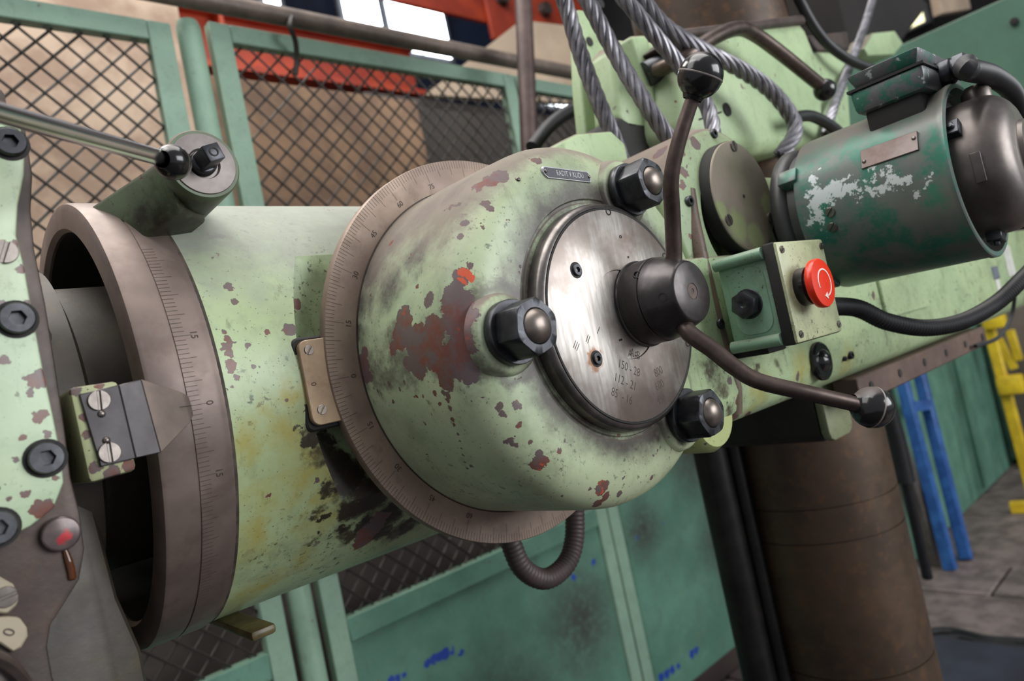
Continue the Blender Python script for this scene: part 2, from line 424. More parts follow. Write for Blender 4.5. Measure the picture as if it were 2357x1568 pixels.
# ---- things stacked behind the fence
M['tan'] = plain('plywood_tan', lin(218, 192, 168), .8, 0, lin(176, 148, 128), 7, .2)
M['brown'] = plain('brown_board', lin(150, 120, 94), .8, 0, lin(112, 88, 72), 5, .2)
M['cardboard'] = plain('pale_board', lin(176, 156, 134), .8, 0, lin(156, 138, 120), 3)
M['darkcab'] = plain('dark_cabinet_paint', lin(60, 52, 46), .7, 0, lin(48, 42, 38), 3)
x1 = at(455, 250, Y=1.95).x
tag(put('plywood_sheet', MB().box(-.7, x1, 1.95, 1.97, 0.02, 3.1).mesh('plywood_sheet', bevel=.003, segs=1), M['tan']), 'tall bright tan plywood sheet standing behind the left mesh panel', 'board')
x2 = at(900, 330, Y=2.2).x
tag(put('brown_sheet', MB().box(x1+.05, x2, 1.99, 2.01, 0.02, 2.34).mesh('brown_sheet', bevel=.003, segs=1), M['brown']), 'brown board standing behind the middle mesh panel', 'board')
q = at(1000, 226, Y=2.05); x3 = at(1420, 330, Y=2.05).x
cb = thing('storage_cabinet', 'dark brown cabinet behind the right part of the middle mesh panel', 'cabinet', (x2+.2, 2.05, 0))
put('body', MB().box(at(860, 300, Y=2.05).x, x3, 2.06, 2.5, .02, q.z).mesh('body', bevel=.01), M['darkcab'], cb)
for i in range(2):
    xa = at(860, 300, Y=2.05).x; wd = (x3-xa)/2
    put('door', MB().box(xa+.02+wd*i, xa+wd*(i+1)-.02, 2.035, 2.05, .1, q.z-.05).mesh('door', bevel=.004, segs=1), M['darkcab'], cb)
tag(put('steel_chest', MB().box(-.5, 2.3, 1.62, 1.86, .0, .93).mesh('steel_chest', bevel=.015), plain('dark_chest_paint', lin(78, 68, 64), .7, 0, lin(58, 50, 48), 4)), 'long dark chest standing on the floor behind the lower part of the mesh fence', 'chest')
pts = [at(*p, Y=2.02) for p in ((978, 218), (1200, 46), (1312, 60), (1345, 238))]
tag(put('pale_sheet', MB().loft([p for p in pts], [p+Vector((0, .03, 0)) for p in pts]).mesh('pale_sheet', smooth=False), M['cardboard']), 'pale slant-edged board lying on top of the dark cabinet behind the fence', 'board')

# ---- fence
fence_dirt = [((1.62, YF-.02, .75), .16), ((1.95, YF-.02, .9), .25), ((2.0, YF-.02, .6), .22), ((1.0, YF-.02, .45), .3), ((1.3, YF-.02, .6), .25), ((2.2, YF-.02, 1.0), .25)]
M['fence'] = paint('fence_green', lin(130, 172, 158), lin(120, 160, 148), dust=.4, specks=.3, tiny=0, rough=.45)
def bluemark(lst): return [(at(px, py, Y=YF-.012), r*1.9/F) for px, py, r in lst]
M['sheet'] = paint('fence_sheet_green', lin(84, 146, 132), lin(68, 126, 114), grime=fence_dirt, dust=.2, specks=.4, tiny=0, rough=.45,
    blue=bluemark([(990, 1528, 12), (1003, 1521, 13), (1016, 1514, 14), (1030, 1507, 14), (1045, 1500, 10), (1068, 1503, 10), (905, 1566, 10), (920, 1562, 11), (935, 1556, 10), (1527, 1562, 14), (1540, 1553, 14), (1553, 1543, 14), (1567, 1532, 12), (1598, 1507, 14), (1608, 1499, 14), (1372, 1297, 12), (1415, 1290, 13), (1325, 1330, 12), (1470, 1240, 9), (1530, 1205, 7)]))
M['wire'] = plain('dark_mesh_wire', lin(58, 54, 50), .5, .3)
zt, zb, zs = 2.14, .867, .257
def wires(parent, x0, x1, z0, z1, pitch, y):
    n = 0
    for fam in (1, -1):
        # lines x*1 - fam*z = c
        cs = [x0-fam*z0, x0-fam*z1, x1-fam*z0, x1-fam*z1]; c = min(cs)+pitch*.5
        while c < max(cs):
            pts = []
            for x in (x0, x1):
                z = (x-c)/fam
                if z0 <= z <= z1: pts.append((x, z))
            for z in (z0, z1):
                x = c+fam*z
                if x0 < x < x1: pts.append((x, z))
            if len(pts) == 2 and math.dist(*pts) > .02:
                (xa, za), (xb, zb_) = pts; yy = y+(.0018*fam)
                put('wire', MB().tube([(xa, yy, za), (xb, yy, zb_)], .0027, 5).mesh('wire'), M['wire'], parent)
            c += pitch
def panel(label, x0, x1, z_top, z_mesh, z_bot, pitch, bar=.045, name='mesh_fence', folds=()):
    t = thing(name, label, 'fence', ((x0+x1)/2, YF, z_bot), 'green mesh fence panels')
    for (a, b, c, d) in ((x0, x0+bar, z_bot, z_top), (x1-bar, x1, z_bot, z_top)):
        put('stile', MB().box(a, b, YF-.012, YF+.014, c, d).mesh('stile', bevel=.002, segs=1), M['fence'], t)
    put('top_rail', MB().box(x0+bar, x1-bar, YF-.012, YF+.014, z_top-.04, z_top).mesh('top_rail', bevel=.002, segs=1), M['fence'], t)
    if z_mesh:
        put('middle_rail', MB().box(x0+bar, x1-bar, YF-.012, YF+.014, z_mesh-.05, z_mesh).mesh('middle_rail', bevel=.002, segs=1), M['sheet'], t)
        wires(t, x0+bar, x1-bar, z_mesh, z_top-.04, pitch, YF+.004)
    z = z_mesh-.05 if z_mesh else z_top-.04
    xs = [x0+bar]+list(folds)+[x1-bar]
    mb = MB(); pr = []
    for i, x in enumerate(xs):
        if 0 < i < len(xs)-1: pr += [(x-.012, YF-.004), (x, YF+.012), (x+.012, YF-.004), (x+.05, YF-.004), (x+.065, YF+.008), (x+.08, YF-.004)]
        else: pr.append((x, YF-.004))
    back = [(x, y+.002) for x, y in pr][::-1]
    mb.prism([(x, y) for x, y in pr+back], z_bot, z)
    put('sheet', mb.mesh('sheet', smooth=False), M['sheet'], t)
    return t
xl1 = at(382, 30, Y=YF).x
xm0 = at(474, 55, Y=YF).x; xm1 = at(1190, 240, Y=YF).x
panel('left mesh fence panel with tan plywood seen through its wires', -.62, xl1, zt-.02, zb, zs, .048)
panel('middle mesh fence panel behind the scale ring and upper arm tube', xm0, xm1, zt, zb, zs, .048)
xr0 = xm1+.004
panel('right fence panel with folded green sheet beside the lead screw', xr0, 2.46, zt, 1.25, zs, .048, folds=(at(1425, 1380, Y=YF).x,))
xq = at(2075, 850, Y=YF).x
t = thing('sheet_metal_partition', 'green sheet metal partition on the floor right of the big column', 'partition', (3.6, YF, 0))
xs = [2.5, 3.02, 3.5, 3.98, 4.5, 5.2, 6.0]
for i in range(len(xs)-1):
    put('panel', MB().box(xs[i], xs[i+1]-.015, YF+.0, YF+.02, .0, 1.55).mesh('panel', bevel=.004, segs=1), M['sheet'], t)
    put('rib', MB().box(xs[i]+.20, xs[i]+.25, YF-.025, YF, .03, 1.5).mesh('rib', bevel=.01), M['sheet'], t)
# posts and handrail
for lab, x in (('round green fence post between the left and middle mesh panels', (xl1+xm0)/2),):
    p = thing('fence_post', lab, 'post', (x, YF, 0))
    put('tube', MB().lathe([(.024, 0), (.024, 2.12), (.02, 2.135), (0, 2.135)], Matrix.Translation((x, YF, 0)), 20).mesh('tube'), M['fence'], p)
    put('foot_plate', MB().box(x-.04, x+.04, YF-.05, YF+.05, 0, .012).mesh('foot_plate', bevel=.002, segs=1), M['fence'], p)
M['rail'] = metal('dusty_handrail', lin(122, 108, 98), lin(96, 84, 78), .5, .3, 20)
t = thing('handrail_pipe', 'dusty brown pipe running along the top of the mesh fence', 'pipe', (.5, YF-.035, 2.165))
put('pipe', MB().tube([(-1.2, YF-.035, 2.168), (3.2, YF-.035, 2.168)], .021, 16).mesh('pipe'), M['rail'], t)
for x in (.15, 2.0): put('bracket', MB().box(x-.015, x+.015, YF-.04, YF, 2.12, 2.16).mesh('bracket', bevel=.003, segs=1), M['rail'], t)
pa = [at(672, 40, Y=YF-.06), at(668, 62, Y=YF-.07), at(680, 95, Y=YF-.05), at(683, 135, Y=YF-.03), at(680, 172, Y=YF-.02)]
tag(put('tie_wire', MB().tube(smooth_path(pa), .006, 8).mesh('tie_wire'), M['wire']), 'dark strip of tie wire hanging from the brown rail over the middle panel', 'wire')
# leaning brown pipe in front of the fence
a, b = at(1203, -40, Y=1.22), at(1222, 420, Y=1.22); a = a+(a-b)*2.2
tag(put('upright_pipe', MB().tube([a, b, b+Vector((-.02, 0, -.12))], .0235, 18).mesh('upright_pipe'), metal('brown_pipe', lin(92, 76, 72), lin(74, 60, 58), .45, .4, 20)), 'thick dark brown upright pipe left of the steel ropes', 'pipe')
# teal cabinet on the far right
M['teal'] = paint('teal_cabinet_green', lin(72, 128, 112), lin(64, 118, 104), dust=.3, specks=.2, tiny=0, rough=.5)
t = thing('switch_cabinet', 'flat teal green panel filling the upper right corner behind the motor', 'cabinet', (2.2, .2, 0.8))
z_a = at(2090, 95, X=2.1).z
put('body', MB().box(2.1, 2.5, -.6, .78, 1.45, z_a).mesh('body', bevel=.004, segs=1), M['teal'], t)
put('stand', MB().box(2.12, 2.48, -.6, -.3, 0, 1.45).mesh('stand', bevel=.01), M['teal'], t)
p = at(2335, 50, X=2.1); put('bolt', MB().lathe([(.009, 0), (.009, .006), (0, .007)], FN(p, (-1, 0, 0)), 12).mesh('bolt'), M['gap'], t)

# ================================================================== RIGHT BACKGROUND CLUTTER
M['bluepaint'] = plain('blue_rack_paint', lin(48, 96, 160), .4, 0, lin(32, 72, 132), 20)
M['yellowpaint'] = plain('yellow_frame_paint', lin(214, 186, 40), .45, 0, lin(190, 160, 34), 12)
# blue rack: two uprights joined by a crossbar
t = thing('blue_rack', 'blue steel tube frame leaning beside the column, right of the black ball lever', 'rack', at(2188, 1312, Z=0))
A0, A1 = at(2188, 1312, Z=0.0), at(2068, 845, Y=1.30); B0, B1 = at(2224, 1288, Z=0.0), at(2112, 845, Y=1.30)
for a, b in ((A0, A1), (B0, B1)):
    put('upright', MB().tube([a, b, b+(b-a)*.25], .034, 4).mesh('upright', bevel=.003, segs=1), M['bluepaint'], t)
for f in (.42, .86):
    put('crossbar', MB().tube([A0.lerp(A1, 1-f*.5), B0.lerp(B1, 1-f*.5)], .034, 4).mesh('crossbar'), M['bluepaint'], t) if f < .5 else None
M['greybar'] = metal('grey_flat_bar', lin(104, 96, 92), lin(84, 76, 72), .5, .3)
a, b = at(2150, 1300, Z=0), at(2085, 1090, Y=1.32)
tag(put('grey_plank', MB().tube([a, b, b+(b-a)*.5], .05, 4).mesh('grey_plank'), M['greybar']), 'grey bar leaning between the column and the blue rack', 'bar')
# yellow trolley frame
t = thing('yellow_trolley', 'yellow tubular trolley frame standing at the right edge below the arm', 'trolley', at(2375, 1150, Z=0))
Y0 = at(2380, 1150, Z=0.0); Xy = Y0.x
def yb(p, q, r=.036, s=4): return MB().tube([p, q], r, s).mesh('bar', bevel=.004, segs=1)
Ya = at(2268, 720, X=Xy)
put('upright', yb(Y0, Ya), M['yellowpaint'], t)
put('foot', yb(at(2325, 1168, Z=.03), at(2420, 1165, Z=.03), .04), M['yellowpaint'], t)
put('crossbar', yb(at(2330, 885, X=Xy+.02), at(2420, 820, X=Xy+.02), .03), M['casting'], t)
put('bracket', MB().box(-.05, .05, -.06, .06, -.05, .05, Matrix.Translation(at(2328, 885, X=Xy-.02))).mesh('bracket', bevel=.01), M['yellowpaint'], t)
put('bracket', MB().box(-.05, .05, -.05, .05, -.05, .05, Matrix.Translation(at(2288, 735, X=Xy-.02))).mesh('bracket', bevel=.01), M['yellowpaint'], t)
put('upright', yb(at(2325, 760, X=Xy+.5), at(2345, 830, X=Xy+.5), .03), M['yellowpaint'], t)
put('upright', yb(at(2300, 780, X=Xy+.5), at(2335, 850, X=Xy+.5), .03), M['yellowpaint'], t)
Mc = plain('grey_crate', lin(112, 100, 92), .7, 0, lin(86, 78, 72), 3)
a = at(2310, 900, X=Xy+.8); 
tag(put('grey_bin', MB().box(Xy+.7, Xy+1.6, a.y-1.3, YF-.06, 0, at(2330, 690, X=Xy+.8).z).mesh('grey_bin', bevel=.03), Mc), 'grey brown bin behind the yellow trolley at the right edge', 'bin')
# cables on the floor
for lab, pts in (('black cable lying on the floor right of the column base, nearer one', [(2130, 1475), (2200, 1468), (2260, 1482), (2330, 1490), (2420, 1500)]),
                 ('black cable lying on the floor right of the column base, farther one', [(2120, 1458), (2190, 1452), (2280, 1472), (2420, 1478)])):
    tag(put('floor_cable', MB().tube(smooth_path([at(x, y, Z=.014) for x, y in pts]), .014, 8).mesh('floor_cable'), M['rubber']), lab, 'cable')
# ================================================================== MACHINE
XC, ZC = .437, 1.3235          # axis of the swivel housing (along Y)
# ---- column, screw and base
M['column'] = metal('oily_column_steel', lin(88, 70, 55), lin(66, 54, 46), .42, .45, 4, rust=.4, rustcol=lin(112, 78, 48), bumpy=.15)
t = thing('machine_column', 'thick oily brown steel column standing under the machine arm', 'column', (1.167, .6, 0))
prof = [(.13, 0)]
for z in (.715, .93, .985): prof += [(.13, z-.02), (.13, z-.001), (.1275, z-.0008), (.1275, z+.0008), (.13, z+.001), (.13, z+.02)]
prof += [(.13, 2.6), (0, 2.6)]
put('shaft', MB().lathe(prof, Matrix.Translation((1.167, .6, .0)), 64).mesh('shaft'), M['column'], t)
put('base_flange', MB().lathe([(.25, .2), (.25, .27), (.24, .28), (.14, .28)], Matrix.Translation((1.167, .6, 0)), 48).mesh('base_flange'), M['casting'], t)
put('base_block', MB().box(.5, 2.35, .05, 1.15, 0, .2).mesh('base_block', bevel=.02), plain('base_blue_grey', lin(58, 60, 74), .6, 0, lin(46, 46, 56), 5), t)
M['screw'] = metal('black_lead_screw', lin(48, 46, 44), lin(34, 32, 32), .4, .6, 20)
t = thing('lead_screw', 'dark vertical lead screw standing left of the thick column', 'screw', (1.02, .69, .2))
put('shaft', MB().lathe([(.030, .2), (.030, 1.22), (0, 1.22)], Matrix.Translation((1.02, .69, 0)), 24).mesh('shaft'), M['screw'], t)
put('guide_rod', MB().lathe([(.012, .2), (.012, 1.22), (0, 1.22)], Matrix.Translation((1.035, .655, 0)), 16).mesh('guide_rod'), M['screw'], t)
# dark hose right of the column
pa = [at(2030, 900, Y=.72), at(2062, 1010, Y=.72), at(2085, 1110, Y=.72)]
tag(put('sheathed_cable', MB().tube(pa, .022, 12).tube([pa[2], at(2135, 1330, Y=.74)], .013, 10).mesh('sheathed_cable'), M['rubber']), 'black sheathed cable hanging down right of the column', 'cable')

# ---- arm beam to the right of the swivel housing
arm = thing('radial_arm', 'pale green radial arm beam carrying the motor and the stop box', 'machine arm', (1.0, .55, 1.2))
sec = [(.352, 1.365), (.352, 1.236), (.358, 1.218), (.374, 1.206), (.40, 1.203), (.75, 1.203), (.75, 1.365)]
mb = MB(); mb.prism([(y, z) for y, z in sec], .50, 1.95, FX(0, 0, 0))
beam = put('beam', mb.mesh('beam', bevel=.002, segs=1), None, arm)
mb = MB().lathe([(.102, 0), (.102, .17), (.098, .182), (.062, .187)], FY(.662, .545, 1.402), 64)
mb.box(.50, .66, .38, .54, 1.25, 1.455); mb.box(.66, .90, .37, .54, 1.30, 1.455)
boss = put('cover_boss', mb.mesh('cover_boss', bevel=.003), None, arm)
put('lower_lug', MB().lathe([(.035, 0), (.035, .11), (.03, .118), (0, .12)], FY(.553, .48, 1.222), 32).mesh('lower_lug'), None, arm)
lug = arm.children[-1]
px0 = at(1974, 858, Y=.36)
M['strip'] = metal('brown_guide_strip', lin(116, 94, 84), lin(96, 78, 72), .5, .25, 10, rust=.4)
xs0, xs1 = at(1975, 880, Y=.358).x, at(2268, 765, Y=.358).x
strip = put('guide_strip', MB().box(xs0, xs1, .358, .39, 1.172, 1.2035).mesh('guide_strip', bevel=.002, segs=1), M['strip'], arm)
for i in range(6):
    x = xs0+.035+(xs1-xs0-.06)*i/5
    put('screw', MB().lathe([(.0055, 0), (.0055, .0012), (0, .0012)], FY(x, .358, 1.188), 12).mesh('screw'), M['gap'], strip)
# clamp bracket under the arm
a, b = at(1690, 960, Y=.44), at(1955, 960, Y=.44); zb_ = at(1915, 1022, Y=.44).z
o_ = [(.849, 1.21), (.849, 1.142), (.853, 1.133), (.862, 1.129), (.905, 1.129), (.915, 1.133), (.92, 1.142), (.92, 1.21)]
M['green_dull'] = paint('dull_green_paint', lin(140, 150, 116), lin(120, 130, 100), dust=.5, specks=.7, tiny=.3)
cl_ = put('clamp_lug', MB().prism([(x, z) for x, z in o_], -.66, -.412, FY(0, 0, 0)).mesh('clamp_lug', bevel=.004), metal('shaded_oily_casting', lin(44, 40, 34), lin(32, 30, 26), .5, .1, 20), arm)  # dark colour stands for arm shadow and oily dirt; front slice stays pale
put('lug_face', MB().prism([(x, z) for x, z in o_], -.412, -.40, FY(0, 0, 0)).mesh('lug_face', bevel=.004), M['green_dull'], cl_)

# ---- tube (tilting arm tube) along X
TY, TZ, TR = .69, 1.324, .19
tube = thing('arm_tube', 'wide green arm tube with graduated steel collar, left of the scale ring', 'machine arm', (.3, TY, TZ-TR))
prof = [(.10, .20), (.166, .20), (.166, .178)]+[(.1875, .178+.382*k_/40) for k_ in range(41)]+[(.10, .56)]
me = MB().lathe(prof, FX(0, TY, TZ), 160, close=True).mesh('tube_body')
cut = MB().lathe([(0, 0), (.2005, 0), (.2005, .12), (0, .12)], FY(XC, .534, ZC), 96).mesh('cut')
body = put('tube_body', boolean(me, cut), None, tube)
put('bore', MB().lathe([(.1655, .205), (.1655, .132)], FX(0, TY, TZ), 120).mesh('bore'), M['black'], tube)  # black liner paints in the unlit inside of the collar
prof = [(.166, .205), (.166, .130), (.169, .1262), (.184, .1262), (.1885, .1285), (.1895, .131), (.1895, .1505), (.1887, .1508), (.1887, .1518), (.1895, .1521), (.1895, .170), (.1888, .1735), (.1870, .180), (.1868, .205)]
collar = put('graduated_collar', MB().lathe(prof, FX(0, TY, TZ), 200).mesh('graduated_collar'), M['collar'], tube)
# collar ticks: angle measured up from the front (-Y) line
def cyl(x, deg, r): a = math.radians(deg); return Vector((x, TY-r*math.cos(a), TZ+r*math.sin(a)))
d0 = math.degrees(math.asin((at(455, 932, Y=.501).z-TZ)/TR))
mb = MB()
for k_ in range(-62, 40):
    ln = .0115 if k_ % 5 == 0 else .0075
    a = math.radians(d0+k_*1.0); c0, c1 = math.cos(a), math.sin(a); tn = Vector((0, c1, c0)) * .00016; nn = Vector((0, -c0, c1))
    for s_ in (1,):
        p0, p1 = cyl(.1522, d0+k_, TR-.0005), cyl(.1522+ln, d0+k_, TR-.0005)
        mb.add([p0-tn, p1-tn, p1+tn, p0+tn, p0-tn+nn*.00012, p1-tn+nn*.00012, p1+tn+nn*.00012, p0+tn+nn*.00012], [(4, 5, 6, 7), (0, 1, 5, 4), (2, 3, 7, 6), (1, 2, 6, 5), (3, 0, 4, 7)])
put('graduations', mb.mesh('graduations', smooth=False), M['mark'], collar)
for txt, dg in (('0', d0), ('15', d0+15), ('15', d0-15)):
    p = cyl(.1655, dg, TR-.0003); a = math.radians(dg); n = Vector((0, -math.cos(a), math.sin(a)))
    up_ = Vector((1, 0, 0)); xx = up_.cross(n); 
    Mx = Matrix((( xx.x, up_.x, n.x, p.x), (xx.y, up_.y, n.y, p.y), (xx.z, up_.z, n.z, p.z), (0, 0, 0, 1)))
    put('scale_number', text_mesh(txt, .0066, .0001), M['mark'], collar, Mx)
put('collar_gap', MB().lathe([(.1865, .1725), (.1880, .1735), (.1880, .1785), (.1865, .1795)], FX(0, TY, TZ), 160).mesh('collar_gap'), plain('collar_grime', lin(52, 44, 38), .8, 0, lin(84, 74, 64), 60), tube)
# boss with square shaft on the tube
bx, bz = .193, 1.4915
boss2 = put('shaft_boss', MB().lathe([(.0275, -.13), (.0265, -.02), (.0262, -.002), (.0250, 0), (.0228, 0), (.0226, -.0008), (.011, -.0008), (.011, -.006), (0, -.006)], FY(bx, .50, bz), 48).mesh('shaft_boss'), None, tube)
mb = MB(); pA = [(bx-.026, .505, bz+.006), (bx-.018, .515, bz-.03), (bx-.055, .60, bz-.055), (bx-.06, .62, bz+.0)]
mb.loft([Vector(p) for p in pA], [Vector(p)+Vector((.03, .03, 0)) for p in pA])
web = put('web', mb.mesh('web', bevel=.004), None, tube)
M['bossface'] = metal('boss_face_steel', lin(132, 124, 120), lin(110, 102, 100), .45, .45, 30)
put('end_face', MB().lathe([(.0228, .0), (.0224, .0006), (.0115, .0006), (.0105, -.002), (0, -.002)], FY(bx, .4995, bz), 40).mesh('end_face'), M['bossface'], boss2)
sh = put('square_shaft', MB().lathe([(.0092, -.004), (.0092, .003), (.0078, .005), (0, .005)], FY(bx-.001, .4995, bz), 24).box(-.0062, .0062, -.0062, .0062, .002, .024, FY(bx-.001, .4995, bz, .35)).mesh('square_shaft', bevel=.0011), M['darkbolt'], tube)
put('centre_hole', MB().lathe([(.0034, 0), (.0034, .0003), (.0024, .0003), (.0024, -.002), (0, -.002)], FY(bx-.001, .4753, bz), 16).mesh('centre_hole'), M['gap'], sh)
# little foot pad under the tube
a = at(530, 1425, Y=.62); b = at(632, 1385, Y=.62)
put('foot_pad', MB().box(a.x-.004, b.x-.022, .565, .70, 1.1345, 1.1425).mesh('foot_pad', bevel=.003), metal('oily_ledge', lin(120, 112, 70), lin(78, 64, 40), .4, .0, 40), tube)
# vernier plate beside the scale ring
def rrect(x0, x1, z0, z1, r, n=5):
    o = []
    for cx, cz, a0 in ((x1-r, z1-r, 0), (x0+r, z1-r, 90), (x0+r, z0+r, 180), (x1-r, z0+r, 270)):
        for k_ in range(n+1): t_ = math.radians(a0+90*k_/n); o.append((cx+r*math.cos(t_), cz+r*math.sin(t_)))
    return o
q0, q1 = at(686, 800, Y=.4985), at(722, 975, Y=.4985)
vx0 = (q0.x+q1.x)/2; vz1 = at(690, 783, Y=.494).z; vz0 = at(728, 982, Y=.494).z
put('plate_seat', MB().prism(rrect(vx0-.003, .30, vz0-.004, vz1+.003, .006), -.535, -.5036, FY(0, 0, 0)).mesh('plate_seat', bevel=.0015, segs=1), M['gap'], tube)
M['brassy'] = metal('tarnished_index_plate', lin(172, 148, 118), lin(146, 122, 100), .45, .35, 20, rust=.3)
vern = put('index_plate', MB().prism(rrect(vx0, .275, vz0, vz1, .007), -.5035, -.4985, FY(0, 0, 0)).mesh('index_plate', bevel=.0006, segs=1), M['brassy'], tube)
for px, py in ((711, 806), (741, 943)): screw(vern, SLOT, at(px, py, Y=.4985), NY, .0038, .9)
put('scale_number', text_mesh('0', .006, .0001), M['mark'], vern, FY(*at(723, 884, Y=.4984), math.pi/2))

# ---- scale ring
sw = thing('swivel_housing', 'large round green swivel housing with graduated ring, dial plate and three nuts', 'machine housing', (XC, .43, ZC-.18))
ring = put('scale_ring', MB().lathe([(.150, 0), (.1805, 0), (.1812, .0008), (.1812, .0085), (.1806, .0093), (.150, .0093)], FY(XC, .506, ZC), 240, close=True).mesh('scale_ring'), M['ring'], sw)
put('neck', MB().lathe([(.166, -.075), (.166, .0), (.1, .0)], FY(XC, .506, ZC), 120).mesh('neck'), M['casting'], sw)
p0 = at(780, 872, Y=.4967); ang0 = math.atan2(p0.z-ZC, p0.x-XC)
mb = MB()
for k_ in range(-100, 101):
    a = ang0-math.radians(k_); ln = .0135 if k_ % 5 == 0 else .0075
    if k_ % 15 == 0: ln = .016
    u = Vector((math.cos(a), math.sin(a))); v = Vector((-u.y, u.x))*.00015
    r0, r1 = .1808, .1808-ln
    mb.prism([tuple(u*r0-v), tuple(u*r0+v), tuple(u*r1+v), tuple(u*r1-v)], 0, .00008, FY(XC, .4967, ZC))
put('graduations', mb.mesh('graduations', smooth=False), M['mark'], ring)
for k_ in (-60, -45, -30, -15, 0, 15, 30, 45, 60, 75, 90):
    a = ang0-math.radians(k_)
    put('scale_number', text_mesh(str(abs(k_)), .0066, .00008), M['mark'], ring, FY(XC+.1605*math.cos(a), .4966, ZC+.1605*math.sin(a), a-math.pi/2))

# ---- drum
def drumprof():
    p = [(.1535, 0), (.1528, .004), (.1525, .05), (.1512, .10)]
    for k_ in range(0, 9):
        t_ = math.radians(90*k_/8); p.append((.120+.0305*math.cos(t_), .118+.0285*math.sin(t_)))
    p += [(.108, .1472), (.0985, .1475), (.0975, .146), (.0955, .146), (.0945, .1475), (.0, .1475)]
    return p
drum = put('drum', MB().lathe(drumprof(), FY(XC, .5065, ZC), 192).mesh('drum'), None, sw)
put('base_grime', MB().lathe([(.1532, .0), (.1545, .0094), (.1532, .0106)], FY(XC, .5065, ZC), 160).mesh('base_grime'), plain('rusty_grime', lin(62, 46, 32), .8, 0, lin(40, 32, 28), 60), sw)
nuts = [(-.1165, .0005), (.0585, -.0925), (.0475, .1035)]
mb = MB()
for dx, dz in nuts: mb.lathe([(.036, -.02), (.0335, .004), (.0315, .0062), (.0, .0065)], FY(XC+dx, .359, ZC+dz), 40)
pads = put('nut_pad', MB().lathe([(.031, -.006), (.0285, .002), (.0265, .0034), (.0, .0036)], FY(XC+nuts[0][0], .359, ZC+nuts[0][1]), 40).mesh('nut_pad'), None, sw)
padl = [pads]
for dx, dz in nuts[1:]:
    padl.append(put('nut_pad', pads.data, None, sw, Matrix.Translation((dx-nuts[0][0], 0, dz-nuts[0][1]))))
# hex nuts with washer and domed stud
def hexnut():
    mb = MB(); R = .0205; seg = 48
    prof = []
    def ring_(z, lim):
        o = []
        for k_ in range(seg):
            a = 2*math.pi*k_/seg; b = (a % (math.pi/3))-math.pi/6; h = R*math.cos(math.pi/6)/math.cos(b); r = min(h, lim); o.append((r*math.cos(a), r*math.sin(a), z))
        return o
    L = [ring_(0, R*.94), ring_(.0013, R*2), ring_(.0195, R*2), ring_(.0212, R*.91)]
    L.append([(.0122*math.cos(2*math.pi*k_/seg), .0122*math.sin(2*math.pi*k_/seg), .0212) for k_ in range(seg)])
    L.append([(.0122*math.cos(2*math.pi*k_/seg), .0122*math.sin(2*math.pi*k_/seg), .012) for k_ in range(seg)])
    vs = [p for l in L for p in l]; fs = []
    for i in range(len(L)-1):
        for k_ in range(seg): k2 = (k_+1) % seg; fs.append((i*seg+k_, i*seg+k2, (i+1)*seg+k2, (i+1)*seg+k_))
    return mb.add(vs, fs).mesh('nut', bevel=.0004, segs=1, ang=45)
HN = hexnut()
WS = MB().lathe([(.0, 0), (.0222, 0), (.0228, .0008), (.0228, .0072), (.0222, .008), (0, .008)], None, 40).mesh('washer')
ST = MB().lathe([(.0118, 0), (.0118, .021), (.0112, .0222), (.0085, .0252), (.0045, .0268), (0, .0272)], None, 28).mesh('stud')
M['stud'] = metal('worn_stud_steel', lin(150, 140, 132), lin(116, 106, 100), .36, .8, 40)
for i, (dx, dz) in enumerate(nuts):
    yb_ = .3552
    put('washer', WS, M['darkbolt'], sw, FY(XC+dx, yb_, ZC+dz))
    n_ = put('nut', HN, M['darkbolt'], sw, FY(XC+dx, yb_-.008, ZC+dz, (.30, .12, .75)[i]))
    put('stud', ST, M['stud'], n_, FY(XC+dx, yb_-.008, ZC+dz))
# dial plate
t_ = NT('brushed_dial_steel')
c = t_.mix(t_.step(t_.noise(1, 5, .65, vec=t_.scaled((260, 1, 22))), .35, .65), lin(186, 181, 176), lin(158, 152, 147))
c = t_.mix(t_.step(t_.noise(14, 5, .6), .42, .62), c, lin(140, 130, 124))
low = t_.n('ShaderNodeSeparateXYZ'); t_.L(t_.pos, low.inputs[0])
rust = t_.patches([(at(1373, 826, Y=.343), .011)], .006, 160, 0, .5)
c = t_.mix(t_.math('MULTIPLY', rust, .85), c, lin(128, 84, 52))
stain = t_.patches([(at(1480, 900, Y=.343), .035), (at(1530, 880, Y=.343), .03), (at(1440, 930, Y=.343), .025), (at(1560, 820, Y=.343), .028), (at(1500, 520, Y=.343), .022), (at(1450, 560, Y=.343), .014)], .02, 40, 0, .9)
c = t_.mix(t_.math('MULTIPLY', stain, .75), c, lin(126, 110, 102))
M['dial'] = t_.out(c, t_.math('ADD', .34, t_.math('MULTIPLY', t_.noise(30, 4), .24)), .8, t_.bump(t_.noise(1, 4, .6, vec=t_.scaled((600, 1, 40))), .08, .0004))
M['dialrim'] = metal('dial_rim_steel', lin(140, 134, 130), lin(92, 88, 86), .3, .85, 40)
put('dial_rim', MB().lathe([(.0915, 0), (.0915, .009), (.0905, .0115), (.0885, .0135), (.0868, .014), (.0855, .0132), (.0855, 0)], FY(XC, .3595, ZC), 160).mesh('dial_rim'), M['dialrim'], sw)
dial = put('dial_plate', MB().lathe([(.0858, -.004), (.0858, .0), (.0848, .0007), (.036, .0007), (.0355, -.0006), (0, -.0006)], FY(XC, .3457, ZC), 160).mesh('dial_plate'), M['dial'], sw)
YD = .3450
put('groove', MB().lathe([(.0862, 0), (.0862, .0002), (.0846, .0002), (.0846, 0)], FY(XC, .3452, ZC), 120).mesh('groove'), M['gap'], dial)
